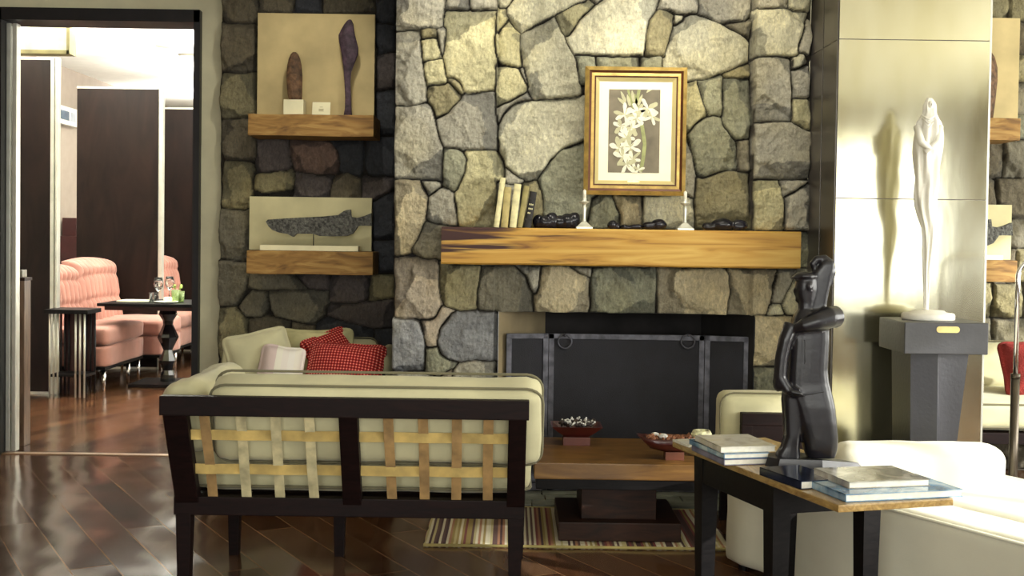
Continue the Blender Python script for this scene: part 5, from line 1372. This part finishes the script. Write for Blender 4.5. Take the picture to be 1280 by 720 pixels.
b = NB(); lathe(b, [(0.03, 0.02), (0.045, 0.0), (0.085, -0.1), (0.08, -0.1), (0.04, -0.004), (0.01, 0.01)], (xl_ + 0.37, YLp, ztp), 24); part('lamp_shade', b, M['chrome'], t, True, world=True)

# ================================================================== dining room
CZ2 = 3.2
b = NB(); box2(b, (-8, YD + 0.2, CZ2), (1.2, 19, CZ2 + 0.05)); struct('ceiling_dining', b, M['white_paint'])
b = NB(); box2(b, (-5.1, YD + 0.2, 0), (-5.0, 19, CZ2)); struct('wall_dining_left', b, M['pink_wall'])
b = NB(); box2(b, (-8, 18, 0), (1.2, 18.1, CZ2)); struct('wall_dining_far', b, M['white_paint'])
b = NB(); box2(b, (-0.2, YD + 0.35, 0), (-0.1, 18, CZ2)); struct('wall_dining_right', b, M['white_paint'])
b = NB(); box2(b, (-5.0, YD + 0.2, CZ), (-0.1, YD + 0.3, CZ2)); struct('wall_dining_header', b, M['white_paint'])
def partition(px0, px1, Y, label, posts=(), x1=None):
    a = P(px0, 300, Y).x; c = P(px1, 300, Y).x
    zt_ = 2.81
    t = thing('dark_partition', label, 'partition', ((a + c) / 2, Y, 0), 0, 'dark wood partitions in the dining room')
    b = NB(); box2(b, (a, Y, 0.02), (c, Y + 0.05, zt_), 0.003); part('veneer_panel', b, M['partition'], t, world=True)
    b = NB(); box2(b, (a - 0.0, Y - 0.004, zt_), (c + 0.0, Y + 0.054, zt_ + 0.02)); box2(b, (a, Y + 0.003, 0), (c, Y + 0.047, 0.02)); part('rail', b, M['alu'], t, world=True)
    for (q0_, q1_) in posts:
        b = NB(); box2(b, (P(q0_, 300, Y).x, Y - 0.01, 0), (P(q1_, 300, Y).x, Y + 0.06, zt_ + 0.02), 0.004); part('post', b, M['alu'], t, world=True, label='pale metal end post')
partition(15, 62.5, 10.1, 'dark wood partition nearest the doorway, at its left side', ((63, 67.5), (69, 72)))
partition(95.5, 196.5, 12.06, 'wide dark wood partition behind the pink banquette', ((198, 203),))
partition(196, 262, 13.95, 'farthest dark wood partition behind the second banquette')

def tufted(b, y0, y1, zlo, zhi, X, th=0.13, lean=0.10):
    nu, nv = 110, 44
    Gr = []
    for i in range(nu + 1):
        row = []
        for j in range(nv + 1):
            u = i / nu; v = j / nv; y = y0 + (y1 - y0) * u; z = zlo + (zhi - zlo) * v
            ch = abs(math.sin(PI * (y - y0) / 0.105)); tf = math.exp(-((((v * 3.2) % 1) - 0.5) / 0.12) ** 2) if v > 0.25 else 0
            edge = min(1, min(u, 1 - u) * 12, (1 - v) * 9) ** 0.5
            bul = (0.06 * ch ** 0.5 - 0.03 * tf * (1 - ch * 0.5)) * edge + 0.05 * edge
            row.append(b.verts.new((X + bul - lean * v, y, z + 0.03 * math.sin(PI * u) * v)))
        Gr.append(row)
    for i in range(nu):
        for j in range(nv): b.faces.new((Gr[i][j], Gr[i + 1][j], Gr[i + 1][j + 1], Gr[i][j + 1]))
    back = [[b.verts.new((X - th - lean * (0.4 if j else 0), r[j].co.y, r[j].co.z)) for j in (0, nv)] for r in Gr]
    for i in range(nu):
        b.faces.new((Gr[i][nv], Gr[i + 1][nv], back[i + 1][1], back[i][1])); b.faces.new((back[i][0], back[i][1], back[i + 1][1], back[i + 1][0]))
    b.faces.new([Gr[0][j] for j in range(nv + 1)] + [back[0][1], back[0][0]]); b.faces.new([Gr[nu][j] for j in range(nv + 1)][::-1] + [back[nu][0], back[nu][1]])
def make_bench():
    t = thing('pink_banquette', 'tufted pink banquette nearest the doorway, in front of the wide dark partition', 'banquette', (-3.8, 11.1, 0), 0, 'pink banquettes in the dining room')
    for (a, c, zz) in ((10.22, 10.95, 1.06), (10.96, 12.02, 1.10)):
        b = NB(); tufted(b, a, c, 0.42, zz, -3.95); part('backrest', b, M['pink'], t, True, world=True)
    for (a, c, xf) in ((10.24, 11.3, -3.45), (11.31, 12.02, -3.30)):
        b = NB(); cushion(b, ((-3.93 + xf) / 2, (a + c) / 2, 0.475), (xf + 3.93, c - a, 0.15), 0.04, 0.015, 2, seed=a, cuts=12); part('seat_cushion', b, M['pink'], t, True, world=True)
        b = NB(); cushion(b, ((-3.95 + xf) / 2, (a + c) / 2, 0.305), (xf + 3.93, c - a - 0.01, 0.18), 0.015, 0.0, 2, cuts=6, wr=0.002); part('seat_base', b, M['pink'], t, True, world=True)
        b = NB(); box2(b, (-3.93, a, 0.19), (xf - 0.02, c, 0.215)); part('plinth_rail', b, M['black_wood'], t, world=True)
    for y in (10.3, 10.95, 11.25, 11.95):
        for x in (-3.5, -3.88):
            b = NB(); tube(b, [(x, y, 0), (x, y, 0.19)], [0.014, 0.02], 10); part('leg', b, M['chrome'], t, True, world=True)
    return t
bench = make_bench()
dup(bench, (-3.72, 13.0, 0), 0, 'second pink banquette beyond the wide dark partition', 'pink banquettes in the dining room')

# slatted end stand
xa_, xb2 = P(63, 390, 10.0).x, P(117, 390, 10.0).x
t = thing('slatted_stand', 'dark stand with clustered metal rods at the near end of the pink banquette', 'stand', ((xa_ + xb2) / 2, 10.03, 0))
ztt = P(90, 386, 10.0).z
b = NB(); box2(b, (xa_, 9.86, ztt - 0.035), (xb2, 10.19, ztt), 0.004); part('top', b, M['black_wood'], t, world=True)
b = NB(); zr = P(90, 468, 10.0).z; box2(b, (xa_ + 0.04, 9.9, zr - 0.012), (xb2 - 0.03, 10.15, zr + 0.012), 0.003); part('lower_shelf', b, M['black_wood'], t, world=True)
for px in (68, 73, 78, 100, 105.5, 111):
    for y in (9.9, 10.15):
        b = NB(); x = P(px, 400, 10.0).x; tube(b, [(x, y, 0), (x, y, ztt - 0.034)], 0.0085, 8); part('rod', b, M['alu'] if y < 10 else M['black_metal'], t, True, world=True)
b = NB(); box2(b, (xa_ + 0.06, 10.165, 0.16), (xb2 - 0.05, 10.185, ztt - 0.035)); part('back_panel', b, M['maroon'], t, world=True)

# dining tables
def make_table():
    c = Vector((-3.11, 10.86, 0))
    t = thing('pedestal_table', 'dark dining table on a faceted baluster, nearest inside the doorway', 'table', tuple(c), 0, 'baluster dining tables')
    b = NB(); box2(b, (c.x - 0.51, c.y - 0.40, 0.725), (c.x + 0.55, c.y + 0.40, 0.752), 0.005); part('table_top', b, M['black_wood'], t, world=True)
    b = NB(); box2(b, (c.x - 0.46, c.y - 0.35, 0.69), (c.x + 0.5, c.y + 0.35, 0.725), 0.004); part('apron', b, M['maroon'], t, world=True)
    k_ = 1 / 138
    b = NB(); lathe(b, [(9 * k_, 0.03), (9 * k_, 0.09), (6.5 * k_, 0.13), (10.5 * k_, 0.22), (5.5 * k_, 0.315), (13 * k_, 0.43), (6 * k_, 0.545), (6.5 * k_, 0.58), (11.5 * k_, 0.64), (9 * k_, 0.69)], tuple(c), 8); part('pedestal', b, simple('black_lacquer', (0.05, 0.05, 0.07), 0.12, coat=0.5), t, world=True)
    b = NB(); box2(b, (c.x - 0.28, c.y - 0.26, 0), (c.x + 0.32, c.y + 0.26, 0.03), 0.006); part('base', b, M['black_wood'], t, world=True)
    return t
tb1 = make_table()
dup(tb1, (-2.72, 12.7, 0), 0, 'second dark dining table, half hidden by the door frame', 'baluster dining tables')
TT = 0.753
def wine(px, Y, label, s=1.0):
    x = P(px, 360, Y).x; b = NB()
    lathe(b, [(0.034 * s, 0), (0.034 * s, 0.003), (0.005, 0.008), (0.004, 0.09 * s), (0.02 * s, 0.105 * s), (0.042 * s, 0.14 * s), (0.044 * s, 0.17 * s), (0.034 * s, 0.22 * s), (0.032 * s, 0.22 * s), (0.041 * s, 0.17 * s), (0.038 * s, 0.142 * s), (0.002, 0.108 * s)], (x, Y, TT), 20)
    solo('wine_glass', b, M['glass'], label, 'glass', (x, Y, TT), 'glasses on the dining tables', True)
wine(198, 10.8, 'stemmed wine glass standing on the near dining table')
wine(212, 11.05, 'tall stemmed glass behind the green drinks')
wine(246, 10.9, 'stemmed glass at the right edge beside the door frame')
def tumbler(px, Y, mat, label, h=0.09, r=0.034):
    x = P(px, 360, Y).x; b = NB(); lathe(b, [(r * 0.85, 0), (r, h), (r - 0.003, h), (r * 0.8, 0.008)], (x, Y, TT), 18)
    solo('tumbler', b, mat, label, 'glass', (x, Y, TT), 'glasses on the dining tables', True)
tumbler(191, 10.65, M['glass'], 'clear tumbler left of the green drinks')
tumbler(219, 10.7, M['green_glass'], 'green drink, left of the two', 0.115)
tumbler(226, 10.78, M['green_glass'], 'green drink, right of the two', 0.10)
b = NB(); x = P(222, 360, 10.98).x
lathe(b, [(0.03, 0), (0.04, 0.05), (0.036, 0.09), (0.032, 0.09), (0.03, 0.01)], (x, 10.98, TT), 16)
solo('small_vase', b, M['glass'], 'small glass vase behind the green drinks', 'vase', smooth=True)
rg_ = random.Random(2)
b = NB()
for i in range(8):
    a = rg_.random() * 6.28; tube(b, [(x, 10.98, TT + 0.02), (x + 0.03 * math.cos(a), 10.98 + 0.03 * math.sin(a), TT + 0.10 + rg_.random() * 0.05)], 0.0025, 5)
    ell(b, (x + 0.033 * math.cos(a), 10.98 + 0.033 * math.sin(a), TT + 0.12 + rg_.random() * 0.03), (0.014, 0.014, 0.01), 8, 5)
solo('green_sprigs', b, simple('fresh_green', (0.62, 0.72, 0.36), 0.7), 'green sprigs standing in the small glass vase', 'flowers')
b = NB(); x0_, x1_ = P(148, 368, 10.62).x, P(186, 368, 10.62).x
cushion(b, ((x0_ + x1_) / 2, 10.66, TT + 0.012), (x1_ - x0_, 0.20, 0.018), 0.006, 0.004, 2, cuts=8, wr=0.002)
solo('folded_napkin', b, M['white_fab'], 'folded white napkin at the left end of the near dining table', 'napkin', smooth=True)
b = NB(); x0_ = P(207, 368, 10.6).x; lathe(b, [(0.05, 0), (0.10, 0.01), (0.105, 0.016), (0.09, 0.014), (0.02, 0.006)], (x0_, 10.62, TT), 24)
solo('side_plate', b, M['white_paint'], 'white plate in front of the glasses on the near dining table', 'plate', smooth=True)
b = NB(); x0_ = P(209, 368, 10.6).x; cushion(b, (x0_, 10.62, TT + 0.034), (0.07, 0.06, 0.035), 0.012, 0.004, 2, cuts=6, wr=0.002)
solo('folded_cloth', b, M['white_fab'], 'small folded white cloth on the white plate', 'napkin', smooth=True)

# host desk just inside the door
YH = 7.62
a = P(14, 400, YH).x; c = P(30.5, 400, YH).x; zt_ = P(24, 347, YH).z
t = thing('host_desk', 'narrow brown wooden desk end just inside the doorway at the far left', 'desk', ((a + c) / 2, YH + 0.05, 0))
b = NB(); box2(b, (a, YH, 0.0), (c, YH + 0.1, zt_ - 0.02), 0.004); part('body', b, wood('host_desk_wood', [(0.3, (0.34, 0.26, 0.20)), (0.7, (0.52, 0.42, 0.34))], 'Z', 3, 6, 0.35), t, world=True)
b = NB(); box2(b, (a - 0.02, YH - 0.01, zt_ - 0.02), (c + 0.005, YH + 0.11, zt_), 0.003); part('top', b, M['table_dark'], t, world=True)
b = NB(); box2(b, (a + 0.0, YH + 0.02, zt_ + 0.001), (c - 0.02, YH + 0.09, zt_ + 0.05), 0.005)
solo('menu_stack', b, M['cov_grey'], 'stack of grey menus on the host desk', 'menus')

# high box lampshade with olive edging
YBx = 9.2
x0_, x1_ = P(12, 50, YBx).x, P(87, 50, YBx).x; z0_, z1_ = P(50, 67, YBx).z, P(50, 33, YBx).z
t = thing('box_lampshade', 'large cream box lampshade with olive edging near the dining room ceiling', 'lamp', ((x0_ + x1_) / 2, YBx + 0.25, z0_))
b = NB(); box2(b, (x0_, YBx, z0_ + 0.02), (x1_ - 0.02, YBx + 0.12, z1_)); part('shade', b, simple('cream_shade', (0.95, 0.93, 0.80), 0.8), t, world=True)
b = NB(); ol = simple('olive_edging', (0.55, 0.52, 0.36), 0.7)
box2(b, (x0_, YBx - 0.012, z0_), (x1_ + 0.0, YBx + 0.13, z0_ + 0.028)); box2(b, (x1_ - 0.02, YBx - 0.012, z0_), (x1_ + 0.004, YBx + 0.13, z1_)); part('edging', b, ol, t, world=True)
b = NB()
for x in (x0_ + 0.08, x1_ - 0.08): tube(b, [(x, YBx + 0.06, z1_ - 0.01), (x, YBx + 0.06, CZ2)], 0.004, 6)
part('hanger', b, M['alu'], t, world=True)
# downlights
for (px, py, Y, lab) in ((132, 29, 10.9, 'round downlight in the dining ceiling above the wide partition'), (206, 56, 12.6, 'middle round downlight in the dining ceiling'), (234, 68, 14.0, 'farthest round downlight in the dining ceiling near the door jamb')):
    d = P(px, py, 1.0) - Vector((0, 0, CAMZ)); s = (CZ2 - CAMZ) / d.z; p = Vector((0, 0, CAMZ)) + d * s
    t = thing('downlight', lab, 'light', (p.x, p.y, CZ2 - 0.02), 0, 'downlights in the dining ceiling')
    b = NB(); lathe(b, [(0.05, 0.0), (0.085, 0.0), (0.09, 0.019), (0.05, 0.019)], (0, 0, 0), 24); part('ring', b, simple('grey_ring', (0.45, 0.43, 0.38), 0.5), t, True)
    b = NB(); lathe(b, [(0.05, 0.006), (0.03, 0.010), (0.01, 0.011)], (0, 0, 0), 20); part('lens', b, M['white_paint'], t, True)
# wall unit with display
x0_, y0_ = -4.99, 13.15
pc = None
d = P(83, 145, 1.0) - Vector((0, 0, CAMZ)); s = -4.96 / d.x; p = Vector((0, 0, CAMZ)) + d * s
t = thing('wall_thermostat', 'white wall unit with dark display on the pink plaster between the partitions', 'wall unit', (-4.998, p.y, p.z - 0.1))
b = NB(); box2(b, (-4.998, p.y - 0.34, p.z - 0.10), (-4.94, p.y + 0.30, p.z + 0.10), 0.008); part('housing', b, M['white_paint'], t, world=True)
b = NB(); box2(b, (-4.942, p.y - 0.22, p.z - 0.05), (-4.934, p.y + 0.02, p.z + 0.05), 0.002); part('display', b, simple('grey_display', (0.30, 0.36, 0.42), 0.2), t, world=True)
b = NB(); box2(b, (-4.942, p.y + 0.07, p.z - 0.05), (-4.934, p.y + 0.22, p.z + 0.05), 0.002); part('vent', b, simple('grey_vent', (0.6, 0.62, 0.66), 0.4), t, world=True)
# maroon stand and lamp beyond
xx = -4.82
t = thing('maroon_cabinet', 'maroon stepped cabinet beyond the first partition, behind the pink banquette', 'cabinet', (xx, 13.3, 0))
b = NB(); box2(b, (xx - 0.14, 13.15, 0), (xx + 0.10, 13.5, P(78, 295, 13.15).z), 0.005); part('body', b, M['maroon'], t, world=True)
b = NB(); box2(b, (xx - 0.13, 13.2, P(78, 295, 13.15).z), (xx + 0.02, 13.45, P(78, 272, 13.15).z), 0.004); part('upper_box', b, M['maroon'], t, world=True)

# ------------------------------------------------------------------ light
def area(name, loc, rot, sx, sy, power, col=(1, 1, 1), spread=None):
    l = bpy.data.lights.new(name, 'AREA'); l.shape = 'RECTANGLE'; l.size = sx; l.size_y = sy; l.energy = power; l.color = col
    if spread: l.spread = spread
    o = bpy.data.objects.new(name, l); COL.objects.link(o); o.location = loc; o.rotation_euler = rot; return o
def spot(name, loc, tgt, power, ang=50, blend=0.6, rad=0.04, col=(1, 0.93, 0.8)):
    l = bpy.data.lights.new(name, 'SPOT'); l.energy = power; l.spot_size = R(ang); l.spot_blend = blend; l.shadow_soft_size = rad; l.color = col
    o = bpy.data.objects.new(name, l); COL.objects.link(o); o.location = loc
    o.rotation_euler = (Vector(tgt) - Vector(loc)).to_track_quat('-Z', 'Y').to_euler(); return o
DAY = (1.0, 0.985, 0.90)
# daylight standing in each window opening
for i, (a, c) in enumerate(WREAR):
    area('daylight_rear', ((a + c) / 2, YBK - 0.2, 1.66), (R(90), 0, 0), c - a, 1.88, (84, 88, 48)[i], DAY)
for i, (a, c) in enumerate(WRIGHT):
    area('daylight_right', (XR + 0.22, (a + c) / 2, 1.6), (0, R(90), 0), 2.0, c - a, (26, 215, 150)[i], DAY)
l = bpy.data.lights.new('sun', 'SUN'); l.energy = 5.0; l.angle = R(1.2); l.color = (1, 0.98, 0.93)
o = bpy.data.objects.new('sun', l); COL.objects.link(o); o.location = (9, 0, 6); o.rotation_euler = Vector((-0.8, 0.5, -0.36)).to_track_quat('-Z', 'Y').to_euler()
# dining room: added unseen uplights that whiten the pale ceiling
for (x, y) in ((-4.2, 9.2), (-2.6, 9.4), (-4.2, 11.2), (-2.6, 11.4), (-3.2, 13.2), (-4, 15.5)):
    area('ceiling_fill', (x, y, 2.86), (R(180), 0, 0), 1.0, 0.6, 85, (1, 0.97, 0.9))
area('dining_fill', (-0.6, 11.5, 1.8), (0, R(90), 0), 1.8, 4.0, 110, DAY)  # added side fill for the dining room, no window stands here
# picture and wall spots over the chimney breast
spot('wall_spot', (0.95, 5.35, 2.95), (0.98, 6.38, 2.2), 42, 70)
spot('wall_spot', (0.3, 5.2, 2.95), (0.25, 6.38, 1.9), 36, 80)
spot('wall_spot', (-0.9, 5.9, 2.95), (-1.4, 7.2, 1.9), 26, 70)
spot('wall_spot', (-0.3, 5.6, 2.95), (-0.35, 6.38, 2.1), 20, 75)
w = bpy.data.worlds.new('sky'); SC.world = w; w.use_nodes = True
w.node_tree.nodes['Background'].inputs[0].default_value = (0.85, 0.92, 1.0, 1); w.node_tree.nodes['Background'].inputs[1].default_value = 1.0
